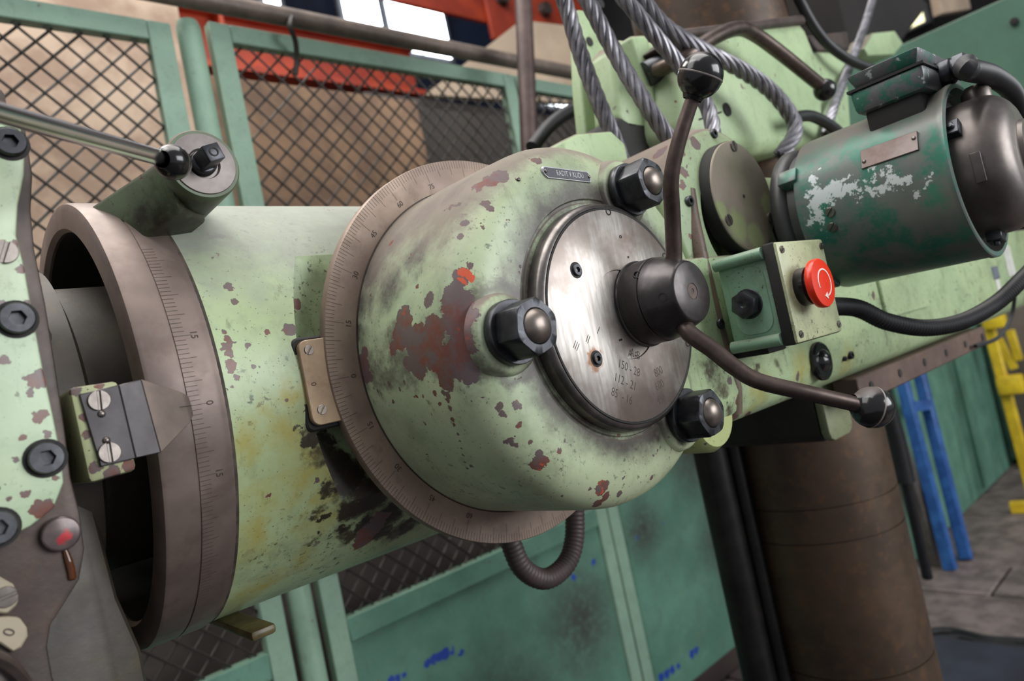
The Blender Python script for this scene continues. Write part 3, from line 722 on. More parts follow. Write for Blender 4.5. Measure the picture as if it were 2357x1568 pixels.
for px, py, r in ((1326, 622, .0050), (1373, 826, .0050)):
    p = at(px, py, Y=YD); counterbore(dial, p, NY, r); screw(dial, SOCK, p+Vector((0, .0006, 0)), NY, r*.9)
for px, py, r in ((1400, 487, .0028), (1530, 590, .0028), (1583, 790, .0028), (1428, 545, .0012), (1446, 592, .0008), (1430, 782, .0008)):
    p = at(px, py, Y=YD); put('pin_hole', MB().lathe([(r*1.15, 0), (r*1.15, .0003), (r*.8, .0004), (r*.7, -.001), (0, -.001)], FY(*p), 14).mesh('pin_hole'), M['gap'], dial)
def stamp(txt, a, b, size, parent, Y, mat='mark', sx=1.0):
    A_, B_ = at(*a, Y=Y), at(*b, Y=Y); c_ = (A_+B_)/2; an = math.atan2(B_.z-A_.z, B_.x-A_.x)
    put('stamped_number', text_mesh(txt, size, .00006, -.0001, sx), M[mat], parent, FY(c_.x, Y-.00002, c_.z, an))
M['stamp'] = plain('stamped_dark', lin(72, 62, 56), .5, .5)  # dark tone of the stamped figures
YS = .3450
for txt, a, b in (('III', (1318, 790), (1334, 804)), ('II', (1345, 775), (1361, 788)), ('I', (1370, 755), (1384, 768)), ('A-B', (1446, 809), (1477, 823)), ('150 - 28', (1418, 834), (1477, 862)),
                  ('112 - 21', (1406, 864), (1472, 895)), ('85  - 16', (1394, 895), (1468, 930)), ('800', (1506, 862), (1525, 850)), ('600', (1508, 893), (1528, 881)), ('450', (1514, 924), (1531, 916))):
    stamp(txt, a, b, .0098, dial, YS, 'stamp', .8)

# ---- hub with ball levers
XH, ZH = .4630, 1.3295
hub = thing('selector_hub', 'black steel selector hub with two ball levers on the dial plate', 'lever hub', (XH, .345, ZH))
hb = put('hub', MB().lathe([(.0355, -.001), (.0355, .0004), (.0345, .0006), (.0340, .001), (.0338, .0185), (.0332, .0192), (.0322, .0195), (.0322, .0203), (.0332, .0206), (.0328, .024), (.0320, .027), (.0248, .0445), (.0238, .0462), (.0225, .0470), (.0065, .0470), (.0063, .0464), (0, .0464)], FY(XH, .345, ZH), 96).mesh('hub'), M['steel'], hub)
put('centre_pin', MB().lathe([(.0060, -.001), (.0060, .0002), (.0022, .0002), (.0015, -.0012), (0, -.0012)], FY(XH, .2984, ZH), 24).mesh('centre_pin'), M['rodbrown'], hub)
for px, py in ((1525, 684), (1466, 632)):
    p, n = hit(hb, px, py); put('set_screw', MB().lathe([(.0034, -.001), (.0034, .0003), (.0026, .0003), (.0022, -.0014), (0, -.0014)], FN(p, n), 16).mesh('set_screw'), M['gap'], hub)
def lever(label, pts, rads, bc, brad, ydir):
    l = put('lever', MB().tube(smooth_path(pts, 8), rads, 16).mesh('lever'), M['rodbrown'], hub, label=label)
    ax = (Vector(bc)-Vector(pts[-2])).normalized()
    prof = [(brad*.42, -brad*1.05), (brad*.5, -brad*.88)]
    for k_ in range(0, 15):
        t1 = math.radians(-62+152*k_/14); prof.append((max(brad*math.cos(t1), 0.0), brad*math.sin(t1)))
    prof[-1] = (0, brad)
    b_ = put('ball_knob', MB().lathe(prof, FN(bc, ax), 40).mesh('ball_knob'), M['bake'], l)
    put('seam', MB().lathe([(brad*.99, -brad*.05), (brad*1.014, -brad*.02), (brad*1.014, brad*.02), (brad*.99, brad*.05)], FN(bc, ax), 40).mesh('seam'), M['seam'], b_)
    return l
Yl = .30
root = Vector((XH, .312, ZH+.018))
pts = [root, at(1551, 590, Y=.309), at(1548, 500, Y=.299), at(1545, 412, Y=.287), at(1560, 335, Y=.276), at(1583, 260, Y=.265), at(1606, 195, Y=.254)]
bc = at(1612, 175, Y=.251); br = 52*depth(bc)/F
rr = .0066
lever('bent steel lever pointing up', pts, [.0068-.0017*k_/48 for k_ in range(49)], bc, br, 1)
pts = [Vector((XH+.004, .314, ZH-.014)), at(1582, 762, Y=.304), at(1640, 805, Y=.290), at(1690, 845, Y=.278), at(1745, 877, Y=.266), at(1850, 903, Y=.244), at(1985, 934, Y=.219)]
bc = at(2008, 938, Y=.2155); br = 48*depth(bc)/F
lever('bent steel lever pointing right', pts, [.0071-.0014*k_/48 for k_ in range(49)], bc, br, 1)
#@@MACH2
# ---- paint of the swivel housing
big = [(1060, 640, 25), (1050, 690, 42), (1062, 740, 48), (1072, 790, 42), (1050, 830, 52), (1000, 820, 48), (960, 790, 48), (930, 740, 32), (920, 775, 34), (1000, 760, 40), (985, 690, 16), (1080, 860, 28), (1025, 870, 30), (960, 845, 30), (1092, 872, 16), (1082, 612, 12), (940, 840, 22), (905, 805, 18), (1030, 910, 10),
       (838, 840, 26), (846, 868, 22), (840, 812, 14), (900, 560, 8), (960, 660, 7), (925, 720, 8),
       (1195, 935, 13), (1245, 1065, 20), (1240, 1045, 11), (1287, 1040, 8), (1145, 940, 8), (1155, 950, 7), (1165, 1018, 7), (1180, 1022, 7), (1385, 1122, 20), (1395, 1145, 16), (1375, 1160, 17), (1425, 1138, 9), (1235, 368, 15), (1118, 470, 13), (1128, 480, 10), (1070, 513, 11), (1060, 545, 9), (1222, 1018, 6), (895, 884, 7), (905, 925, 6), (920, 897, 6),
       (1042, 965, 7), (1036, 940, 7), (1046, 978, 6), (1030, 920, 7), (1054, 1000, 5), (1058, 1015, 4), (1062, 1032, 4), (1066, 1048, 4), (1070, 1064, 4), (1074, 1078, 5), (1085, 1073, 6), (870, 900, 5), (930, 880, 5), (1020, 905, 7), (1150, 935, 9), (1160, 955, 8), (1175, 1015, 8), (1188, 1024, 6), (978, 975, 4), (1000, 905, 8), (1012, 930, 6), (1255, 400, 0.1), (1125, 415, 26), (1150, 405, 22), (1100, 430, 18), (1300, 1015, 4), (1500, 1100, 6), (1135, 700, 5), (1110, 525, 5)]
gr = [(830, 700, 90), (820, 780, 70), (860, 620, 95), (910, 550, 95), (970, 490, 90), (1050, 440, 70), (900, 660, 80), (960, 590, 80), (1500, 1000, 26), (1560, 1010, 30), (1350, 930, 22), (1250, 480, 20)]
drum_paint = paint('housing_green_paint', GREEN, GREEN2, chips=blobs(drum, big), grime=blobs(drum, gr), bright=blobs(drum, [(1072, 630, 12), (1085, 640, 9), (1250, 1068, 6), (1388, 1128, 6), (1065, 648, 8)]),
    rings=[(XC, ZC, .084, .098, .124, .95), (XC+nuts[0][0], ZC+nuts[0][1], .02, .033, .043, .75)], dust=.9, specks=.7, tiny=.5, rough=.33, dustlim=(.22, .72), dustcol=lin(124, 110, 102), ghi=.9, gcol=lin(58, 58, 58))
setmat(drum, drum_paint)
setmat(pads, drum_paint)

# instruction plate on the housing
M['tag'] = plain('dark_label_enamel', lin(72, 72, 80), .4, .2)
M['tagrim'] = plain('label_bare_metal', lin(168, 168, 172), .35, .6)
pL, nL = hit(drum, 1256, 398); pR, nR = hit(drum, 1352, 409); pc_, nc = hit(drum, 1304, 403)
xa = (pR-pL).normalized(); za = nc.normalized(); xa = (xa-za*xa.dot(za)).normalized(); ya = za.cross(xa)
MP = Matrix(((xa.x, ya.x, za.x, pc_.x), (xa.y, ya.y, za.y, pc_.y), (xa.z, ya.z, za.z, pc_.z), (0, 0, 0, 1)))
wd = (pR-pL).length*.57; hd = 14.0*depth(pc_)/F
def plate_outline(wd, hd): return [(-wd, hd*.5), (-wd*.95, hd*.95), (-wd*.9, hd), (wd*.9, hd), (wd*.97, hd*.7), (wd, hd*.3), (wd, -hd*.7), (wd*.97, -hd), (-wd*.83, -hd), (-wd*.93, -hd*.6), (-wd, -hd*.05)]
tagp = put('instruction_plate', MB().prism(plate_outline(wd, hd), -.002, .0011, MP).mesh('instruction_plate', bevel=.0003, segs=1), M['tagrim'], sw)
put('plate_field', MB().prism(plate_outline(wd*.955, hd*.8), .0, .0014, MP).mesh('plate_field'), M['tag'], tagp)
put('lettering', text_mesh('RADIT V KLIDU', hd*1.3, .0001, 0, .72), M['tagrim'], tagp, MP @ Matrix.Translation((wd*.1, 0, .0015)))
for s_, y_ in ((-.9, .1), (.92, 0)): put('rivet', RIV, None, tagp, MP @ Matrix.Translation((wd*s_, hd*y_, .0014)) @ Matrix.Scale(.16, 4))
for px, py in ((1192, 413), (1391, 410)):
    p, n = hit(drum, px, py); screw(sw, RIV, p, n, .0021, name='rivet')

# ---- cover plate on the arm boss
M['cover'] = metal('cover_plate_worn', lin(158, 144, 134), lin(138, 132, 112), .46, .4, 14, chips=[(at(1700, 520, Y=.345), .022), (at(1740, 545, Y=.345), .02), (at(1660, 480, Y=.345), .012), (at(1765, 470, Y=.345), .015)], chipcol=lin(152, 160, 118))
cx_, cz_, cr_ = .664, 1.4225, .0575
cov = put('cover_plate', MB().lathe([(cr_, -.016), (cr_, 0), (cr_-.001, .001), (0, .001)], FY(cx_, .346, cz_), 96).mesh('cover_plate'), M['cover'], arm)
put('cover_edge', MB().lathe([(cr_+.0006, -.016), (cr_+.0006, -.0012), (cr_, -.0008)], FY(cx_, .346, cz_), 96).mesh('cover_edge'), M['gap'], cov)
for px, py, a in ((1688, 337, 1.7), (1677, 507, 1.9), (1773, 502, 1.9)): screw(cov, SLOT, at(px, py, Y=.345), NY, .0058, a)
put('centre_mark', MB().lathe([(.002, 0), (.002, .0004), (0, .0004)], FY(*at(1712, 452, Y=.345)), 10).mesh('centre_mark'), M['gap'], cov)
for px, py, r in ((1641, 309, .005), (1585, 464, .0052), (1751, 379, .005), (1617, 583, .0036)):
    p, n = hit(boss, px, py)
    if p is None: p, n = hit(beam, px, py)
    if p is not None: screw(arm, SOCK, p, NY, r)
chl = [(1575, 400, 14), (1572, 430, 10), (1600, 510, 12), (1605, 560, 14), (1612, 610, 12), (1620, 650, 10), (1598, 470, 8), (1590, 540, 9), (1650, 300, 8), (1600, 330, 16), (1560, 350, 20), (1520, 350, 22)]
arm_chips = [(1700, 920, 16), (1690, 960, 20), (1720, 955, 14), (1680, 880, 12), (1835, 870, 9), (1740, 985, 10), (1760, 960, 7), (1850, 640, 8), (2010, 680, 10), (2200, 720, 6), (2255, 690, 4)]
arm_oil = [(1750, 900, 90), (1850, 850, 80), (1680, 1000, 60), (1950, 830, 60), (1600, 1020, 40)]
arm_grime = [(1660, 900, 40), (1640, 860, 40), (1680, 830, 30), (1680, 950, 30), (1740, 850, 22), (1620, 960, 40), (1860, 900, 14), (1955, 822, 12), (2100, 690, 10), (2030, 690, 14), (1790, 830, 26)]
setmat(beam, paint('arm_green_paint', lin(170, 196, 150), lin(160, 190, 150), chips=blobs(beam, arm_chips), grime=blobs(beam, arm_grime), oil=blobs(beam, arm_oil), dust=.8, specks=.9, tiny=.7, streak=.5, ghi=.7, gcol=lin(62, 50, 34)))
setmat(boss, paint('boss_green_paint', lin(160, 186, 134), lin(150, 180, 140), chips=blobs(boss, chl), dust=.95, specks=.6, tiny=.9, dustlim=(.15, .6)))
setmat(lug, paint('lug_green_paint', lin(176, 188, 116), lin(166, 184, 120), dust=.5, specks=.5, tiny=.4))
put('casting_ridge', MB().tube(smooth_path([at(1583, 440, Y=.366), at(1592, 500, Y=.364), at(1606, 565, Y=.3605), at(1624, 645, Y=.3585), at(1647, 740, Y=.3575), at(1668, 820, Y=.3575), at(1688, 890, Y=.358), at(1690, 950, Y=.364)]), .0075, 16).mesh('casting_ridge'), paint('ridge_rusty_paint', lin(120, 100, 90), lin(104, 84, 78), dust=.4, specks=.9, tiny=1.0), arm)
# black plug and small bolts on the arm face
p = at(1885, 832, Y=.352)
plug = put('black_plug', MB().lathe([(.0215, 0), (.0215, .004), (.0195, .006), (.013, .006), (.011, .009), (.006, .012), (0, .0125)], FY(p.x, .352, p.z), 40).mesh('black_plug'), M['bake'], arm)
for px, py, r in ((1957, 818, .0048), (1944, 826, .003), (1656, 746, .005)):
    screw(arm, SOCK, at(px, py, Y=.352), NY, r)
# pale labels far along the arm face
M['label'] = plain('pale_paper_label', lin(206, 206, 198), .7); M['label_grey'] = plain('grey_label', lin(104, 110, 120), .6)
def facelabel(px, py, w_, h_, mat, nm='label_sticker'):
    p = at(px, py, Y=.3515); put(nm, MB().box(p.x-w_, p.x+w_, .3512, .352, p.z-h_, p.z+h_).mesh(nm, smooth=False), M[mat], arm)
facelabel(2323, 600, .028, .030, 'label'); facelabel(2292, 628, .022, .012, 'label_grey'); facelabel(2298, 655, .012, .012, 'label')
# small cover with rounded end on the arm face, below the motor
a = at(2030, 690, Y=.35); b = at(2135, 690, Y=.35)
put('hatch', MB().prism(rrect(a.x, b.x, at(2080, 722, Y=.35).z, at(2080, 650, Y=.35).z+.04, .012), -.3525, -.3475, FY(0, 0, 0)).mesh('hatch', bevel=.001, segs=1), beam.data.materials[0], arm)

# ---- motor
mx, mz = .765, 1.391
mot = thing('electric_motor', 'worn teal green electric motor with terminal box, right of the round cover', 'motor', (mx, .25, mz-.082))
mw = NT('worn_teal_motor_paint')
c = mw.mix(mw.step(mw.noise(9, 4), .35, .65), lin(58, 126, 106), lin(44, 106, 92))
wear = mw.step(mw.noise(22, 6, .78), .40, .58)
c = mw.mix(mw.math('MULTIPLY', wear, .75), c, mw.mix(mw.noise(50), lin(128, 120, 120), lin(96, 92, 96)))
flake = mw.patches([(at(1890, 470, Y=.27)+Vector((-.04, -.0, .02)), .001)], .01, 60)
sp_ = mw.n('ShaderNodeNewGeometry'); sx = mw.n('ShaderNodeSeparateXYZ'); mw.L(sp_.outputs['Normal'], sx.inputs[0])
dz = mw.math('ADD', sx.outputs[2], mw.math('MULTIPLY', mw.math('SUBTRACT', mw.noise(14, 5, .7), .5), .6))
mw_out = c
MOTOR_FLAKES = [(1870, 450, 14), (1880, 470, 14), (1905, 450, 10), (1930, 440, 12), (1965, 445, 9), (1975, 430, 10), (2000, 425, 10), (2030, 420, 11), (2060, 415, 10), (2010, 400, 8), (2050, 395, 7), (1880, 500, 10), (2080, 405, 8), (1945, 415, 7)]
prof = [(.04, -.02), (.04, 0), (.0755, 0), (.0775, .003), (.0775, .010), (.075, .014), (.071, .016), (.070, .03)]
put('mounting_flange', MB().lathe(prof, FY(mx, .334, mz), 80).mesh('mounting_flange'), metal('flange_dark_paint', lin(84, 82, 82), lin(58, 60, 60), .42, .4, 12), mot)
mbody = put('casing', MB().lathe([(.070, .028), (.0795, .028), (.0800, .030), (.0815, .158), (.0826, .1595), (.0826, .1635), (.0816, .1645), (.0775, .1645), (.0775, .140), (.05, .140)], FY(mx, .334, mz), 96).mesh('casing'), None, mot)
fk = mw.patches(blobs(mbody, [(x_, y_, r_*2.6) for x_, y_, r_ in MOTOR_FLAKES]+[(2130, 420, 20), (2100, 440, 20), (1900, 520, 18), (1870, 410, 16)]), .02, 60, 0, .7)
fk = mw.math('MULTIPLY', mw.step(mw.math('ADD', mw.noise(75, 6, .75), mw.math('MULTIPLY', fk, .22)), .62, .68), mw.step(fk, .02, .15))
c = mw.mix(fk, c, lin(196, 204, 206))
c = mw.mix(mw.math('MULTIPLY', mw.step(dz, .45, .85), .8), c, lin(112, 104, 98))
c = mw.mix(mw.patches([(at(2290, 590, Y=.19), .03), (at(2200, 300, Y=.19), .02)], .02, 40, 0, .8), c, lin(66, 64, 66))
mw.out(c, .36, .15, mw.bump(mw.noise(120, 4), .2, .0006))
setmat(mbody, mw.m)
for i in range(3):   # lugs with bolts between flange and casing
    a = math.radians(150+95*i); r = .073
    put('lug', MB().box(-.010, .010, -.008, .008, .012, .032, FY(mx, .334, mz) @ Matrix.Rotation(a, 4, 'Z') @ Matrix.Translation((r, 0, 0))).mesh('lug', bevel=.002), mw.m, mot)
    put('bolt', MB().lathe([(.007, 0), (.007, .008), (0, .008)], FY(mx+.073*math.cos(a), .323, mz+.073*math.sin(a)), 6).mesh('bolt', bevel=.0008, segs=1), M['darkbolt'], mot)
M['cowl'] = metal('dark_fan_cowl', lin(124, 114, 108), lin(88, 82, 80), .36, .6, 12)
cp = [(.063, .138), (.063, .178)]
for k_ in range(1, 9):
    t_ = math.radians(90*k_/8); cp.append((.063-.026*(1-math.cos(t_)), .178+.024*math.sin(t_)))
cp += [(.032, .2035), (.031, .207), (.012, .208), (0, .208)]
cowl = put('fan_cowl', MB().lathe(cp, FY(mx, .334, mz), 80).mesh('fan_cowl'), M['cowl'], mot)
def on(o, px, py, dx=60, dy=0):
    p, n = hit(o, px, py); p2, n2 = hit(o, px+dx, py+dy); x_ = (p2-p).normalized(); x_ = (x_-n*x_.dot(n)).normalized(); y_ = n.cross(x_)
    return Matrix(((x_.x, y_.x, n.x, p.x), (x_.y, y_.y, n.y, p.y), (x_.z, y_.z, n.z, p.z), (0, 0, 0, 1)))
Mp = on(mbody, 2046, 347, 40, -14)
sc = depth(Mp.translation)/F
mpl = put('rating_plate', MB().box(-.0245, .0245, -.0095, .0095, -.002, .0012, Mp).mesh('rating_plate', bevel=.0005, segs=1), metal('rating_plate_metal', lin(126, 116, 114), lin(102, 84, 78), .4, .6, 30), mot)
for s_ in (-1, 1): put('rivet', RIV, None, mpl, Mp @ Matrix.Translation((.0215*s_, .003*s_, .0012)) @ Matrix.Scale(.2, 4))
for px, py in ((1911, 489), (1916, 523)):
    p, n = hit(mbody, px, py); screw(mot, SLOT, p, n, .0046, .8, name='slotted_plug')
# cowl catches and louvre
for px, py in ((2196, 303), (2300, 572)):
    p, n = hit(cowl, px, py)
    if p is None: p = Vector((mx-.015, .165, mz-.062)); n = Vector((-.3, 0, -1))
    put('catch', MB().box(-.006, .006, -.007, .007, -.004, .008, FN(p, n)).lathe([(.003, 0), (.003, .011), (0, .0115)], FN(p, n), 10).mesh('catch', bevel=.0008, segs=1), M['darkbolt'], cowl)
p, n = hit(cowl, 2252, 385)
if p is not None: put('louvre', MB().box(-.004, .004, -.013, .013, -.002, .0035, FN(p, n)).mesh('louvre', bevel=.001), M['cowl'], cowl)
p = Vector((mx, .158, mz+.060)); put('lifting_eye', MB().lathe([(.012, 0), (.012, .008), (.008, .014), (0, .016)], Matrix.Translation(p), 20).mesh('lifting_eye'), M['cowl'], mot)
# terminal box
tb = NT('terminal_box_paint')
cc = tb.mix(tb.step(tb.noise(30, 6, .75), .45, .55), lin(44, 100, 84), lin(96, 94, 98)); cc = tb.mix(tb.step(tb.noise(70, 4, .7), .6, .66), cc, lin(178, 184, 184))
tb.out(cc, .4, .15, tb.bump(tb.noise(120), .2, .0006))
def frust(x0, x1, y0, y1, z0, z1, tp):
    A_ = [Vector((x0+tp, y0+tp, z0)), Vector((x1-tp, y0+tp, z0)), Vector((x1-tp, y1-tp, z0)), Vector((x0+tp, y1-tp, z0))]
    B_ = [Vector((x0, y0, z1)), Vector((x1, y0, z1)), Vector((x1, y1, z1)), Vector((x0, y1, z1))]
    return MB().loft(A_, B_)
TX0, TX1, TY0, TY1 = .699, .815, .176, .241
tbx = put('terminal_box', frust(TX0, TX1, TY0, TY1, 1.4655, 1.4875, .002).mesh('terminal_box', bevel=.005), tb.m, mot)
put('neck', MB().box(TX0+.008, TX1-.008, TY0+.008, TY1-.008, 1.440, 1.467).mesh('neck', bevel=.003), M['gap'], tbx)
lid_ = frust(TX0+.006, TX1-.006, TY0+.006, TY1-.006, 1.5035, 1.4885, -.006)
put('lid', lid_.mesh('lid', bevel=.004), tb.m, tbx)
put('gasket', MB().box(TX0-.0005, TX1+.0005, TY0-.0005, TY1+.0005, 1.4868, 1.4892).mesh('gasket'), M['gap'], tbx)
gx, gz = .752, 1.4835
put('cable_gland', MB().lathe([(.012, 0), (.012, .010), (.010, .011), (.010, .013)], FY(gx, TY0+.002, gz), 24).lathe([(.0125, .013), (.0125, .021), (.0115, .0225), (.0085, .0225)], FY(gx, TY0+.002, gz), 6).mesh('cable_gland', bevel=.0008, segs=1), M['darkbolt'], tbx)

def corrugated(path, r, pitch=.004, amp=.10):
    P = smooth_path(path, 60); out = [P[0]]; acc = 0; R = [r]
    L_ = [0]
    for i in range(1, len(P)): L_.append(L_[-1]+(P[i]-P[i-1]).length)
    n = int(L_[-1]/(pitch/4)); res = []; rs = []
    j = 0
    for k_ in range(n+1):
        s_ = L_[-1]*k_/n
        while j < len(L_)-2 and L_[j+1] < s_: j += 1
        f_ = (s_-L_[j])/max(L_[j+1]-L_[j], 1e-9); res.append(P[j].lerp(P[j+1], f_)); rs.append(r*(1+amp*(1, 0, -1, 0)[k_ % 4]))
    return MB().tube(res, rs, 14)
g0 = Vector((gx, TY0-.019, gz))
hp = [g0, at(2228, 160, Y=.145), at(2280, 174, Y=.146), at(2325, 206, Y=.152), at(2346, 252, Y=.160), at(2352, 305, Y=.170), at(2350, 360, Y=.180)]
hp_motor = hp

# ---- emergency stop box
eb = thing('emergency_stop_box', 'small green switch box with red stop button and black lid edge', 'switch box', (.61, .30, 1.27))
EX0, EX1, EY0, EY1 = .5645, .655, .275, .336
EZ0, EZ1 = at(1862, 787, Y=EY0).z+.001, at(1840, 553, Y=EY0).z
M['boxgreen'] = paint('box_sage_paint', lin(128, 176, 152), lin(116, 164, 144), dust=.35, specks=1.0, tiny=.3, rough=.3)
M['lidgreen'] = paint('box_lid_paint', lin(190, 198, 156), lin(172, 184, 148), dust=.3, specks=1.0, tiny=.4, rough=.35)
put('body', MB().box(EX0+.003, EX1-.003, EY0+.014, EY1, EZ0+.003, EZ1-.003).mesh('body', bevel=.003), M['boxgreen'], eb)
ebody = eb.children[-1]
for z_ in (EZ0+.006, EZ1-.006): put('side_ridge', MB().tube([(EX0+.001, EY0+.014, z_), (EX0+.001, EY1, z_)], .0055, 12).mesh('side_ridge'), M['boxgreen'], ebody)
put('side_panel', MB().prism([(y, z) for y, z in rrect(EY0+.018, EY1-.008, EZ0+.014, EZ1-.014, .012)], -.0006, .0008, Matrix(((0, 0, -1, EX0+.003), (1, 0, 0, 0), (0, 1, 0, 0), (0, 0, 0, 1)))).mesh('side_panel', bevel=.0004, segs=1), M['boxgreen'], ebody)
hp_ = at(1722, 700, X=EX0+.002)
put('hex_plug', MB().lathe([(.0125, -.001), (.0125, .009), (.0118, .0098), (.003, .0098), (.002, .009), (0, .009)], FN(hp_, (-1, 0, 0), .3), 6).lathe([(.0135, -.001), (.0135, .0008), (0, .0008)], FN(hp_, (-1, 0, 0)), 24).mesh('hex_plug', bevel=.0006, segs=1), M['darkbolt'], ebody)
lidb = put('lid', MB().box(EX0, EX1, EY0, EY0+.012, EZ0, EZ1).mesh('lid', bevel=.0025), M['lidgreen'], eb)
put('lid_edge', MB().box(EX0-.0006, EX1+.0006, EY0+.0022, EY0+.0135, EZ0-.0006, EZ1+.0006).mesh('lid_edge', bevel=.002), M['gap'], lidb)
for x_ in (EX0+.007, EX1-.007):
    for z_ in (EZ0+.007, EZ1-.007): screw(lidb, SLOT, Vector((x_, EY0-.0005, z_)), NY, .0032, .6)
put('mounting_bracket', MB().box(EX0+.025, EX0+.06, EY1-.02, .353, EZ0-.006, EZ0+.004).mesh('mounting_bracket', bevel=.002), M['gap'], eb)
put('mounting_pad', MB().box(EX0+.035, EX1-.008, EY1, .353, EZ0+.015, EZ1-.015).mesh('mounting_pad'), M['boxgreen'], eb)
bp = at(1897, 650, Y=.2555)
btn = put('stop_button', MB().lathe([(.0125, -.002), (.0125, -.003), (.0195, -.003), (.0208, -.0026), (.0212, -.0012), (.0211, .0022), (.0203, .0034), (.012, .0043), (0, .0046)], FY(bp.x, .2595, bp.z), 56).mesh('stop_button'), plain('red_button_plastic', lin(226, 52, 22), .28, 0, lin(222, 48, 20)), eb, label='round red mushroom stop button')
put('button_collar', MB().lathe([(.0165, 0), (.0165, .009), (.0145, .010), (.0145, .014)], FY(bp.x, EY0+.001, bp.z), 32).mesh('button_collar'), M['bake'], btn)
mb = MB(); rin, rout = .0108, .0120; h_ = .00475
arc = [math.radians(200-290*k_/36) for k_ in range(37)]
for i in range(36):
    q = [(rin*math.cos(arc[i]), rin*math.sin(arc[i])), (rout*math.cos(arc[i]), rout*math.sin(arc[i])), (rout*math.cos(arc[i+1]), rout*math.sin(arc[i+1])), (rin*math.cos(arc[i+1]), rin*math.sin(arc[i+1]))]
    mb.prism(q, h_-.0012, h_-.0001)
e = arc[-1]; ce = Vector((.0114*math.cos(e), .0114*math.sin(e))); tg = Vector((math.sin(e), -math.cos(e))); nn_ = Vector((math.cos(e), math.sin(e)))
mb.prism([tuple(ce+nn_*.003-tg*.0006), tuple(ce-nn_*.003-tg*.0006), tuple(ce+tg*.0046)], h_-.0012, h_-.0001)
put('turn_arrow', mb.mesh('turn_arrow', smooth=False), plain('white_print', lin(238, 226, 220), .5), btn, FY(bp.x, .2595, bp.z))
# conduit from the stop box
hp = [Vector((EX1-.004, .305, at(1935, 690, Y=.300).z)), at(1965, 708, Y=.292), at(2040, 740, Y=.280), at(2130, 755, Y=.262), at(2215, 740, Y=.243), at(2290, 700, Y=.225), at(2345, 650, Y=.208), at(2400, 590, Y=.192), at(2440, 520, Y=.182), at(2435, 450, Y=.178)]
tag(put('ribbed_conduit', corrugated(hp+hp_motor[::-1], .0088, .0042, .065).mesh('ribbed_conduit'), M['rubber']), 'black ribbed conduit looping from behind the red stop button round to the motor terminal box', 'conduit')
tag(put('thin_cable', MB().tube(smooth_path([at(2338, 640, Y=.30), at(2330, 720, Y=.32), at(2300, 775, Y=.335), at(2245, 797, Y=.35)]), .0032, 8).mesh('thin_cable'), M['rubber']), 'thin black cable looping below the ribbed conduit at the right edge', 'cable')
# ================================================================== DRILL HEAD (left edge)
hd_ = thing('drill_head', 'drill head at the left edge with chipped green front cover and pointer bracket', 'drill head', (0.0, .6, .95))
def pxprism(pts, y0, y1): 
    A_ = [at(x, y, Y=y0) for x, y in pts]
    o = [(p.x, p.z) for p in A_]
    return MB().prism(o, -y1, -y0, FY(0, 0, 0))
cast_px = [(-260, 215), (8, 200), (18, 240), (60, 298), (76, 400), (72, 480), (80, 570), (106, 700), (130, 850), (152, 1000), (164, 1100), (185, 1180), (196, 1265), (184, 1335), (150, 1390), (118, 1440), (110, 1490), (122, 1560), (150, 1640), (160, 1760), (-260, 1760)]
cast = put('head_casting', pxprism(cast_px, .482, .56).mesh('head_casting', bevel=.003), M['casting'], hd_)
cov_px = [(-260, 240), (10, 262), (46, 285), (58, 340), (56, 400), (42, 470), (38, 540), (56, 610), (72, 700), (100, 850), (122, 950), (142, 1050), (148, 1110), (125, 1170), (72, 1212), (0, 1248), (-260, 1330)]
cover = put('front_cover', pxprism(cov_px, .470, .4825).mesh('front_cover', bevel=.0025), None, hd_)
cch = [(90, 870, 22), (95, 960, 14), (105, 1170, 28), (60, 1230, 22), (5, 1240, 20), (60, 1135, 11), (10, 830, 12), (70, 905, 10), (110, 1000, 10), (62, 700, 10), (72, 760, 10), (50, 620, 12), (35, 560, 10), (18, 575, 12), (85, 965, 10), (52, 1008, 8), (35, 1060, 8), (130, 1100, 8), (20, 1150, 6), (60, 400, 10), (55, 335, 8), (0, 700, 12)]
setmat(cover, paint('head_cover_paint', lin(190, 210, 178), lin(172, 204, 176), chips=blobs(cover, cch), dust=.6, specks=.35, tiny=.5, rough=.3))
for px, py, r in ((22, 331, .0082), (38, 735, .0088), (105, 1055, .0088), (-6, 1215, .0088)):
    p = at(px, py, Y=.4698); counterbore(cover, p, NY, r*.98); screw(cover, SOCK, p+Vector((0, .0002, 0)), NY, r, name='socket_screw')
screw(cover, SLOT, at(10, 580, Y=.4695), NY, .0068, 1.2, name='slotted_screw')
# round plug with red paint and oil run
p = at(138, 1228, Y=.482)
plugm = metal('oily_red_plug', lin(112, 98, 96), lin(82, 72, 72), .25, .4, 60, chips=[(at(148, 1238, Y=.476), .005)], chipcol=lin(170, 52, 58))
put('oil_plug', MB().lathe([(.0098, 0), (.0098, .005), (.0088, .006), (0, .0064)], FY(*p), 28).mesh('oil_plug', bevel=.0004), plugm, hd_)
put('oil_run', MB().tube(smooth_path([at(148, 1262, Y=.4815), at(156, 1285, Y=.4815), at(163, 1310, Y=.4815), at(167, 1335, Y=.4818)], 5), [.0014, .0014, .0016, .0018, .002, .002, .0022, .0022, .0022, .0022, .0022, .0022, .0022, .0022, .0022, .0014], 10).mesh('oil_run'), plain('brown_oil', lin(84, 44, 16), .1), hd_)
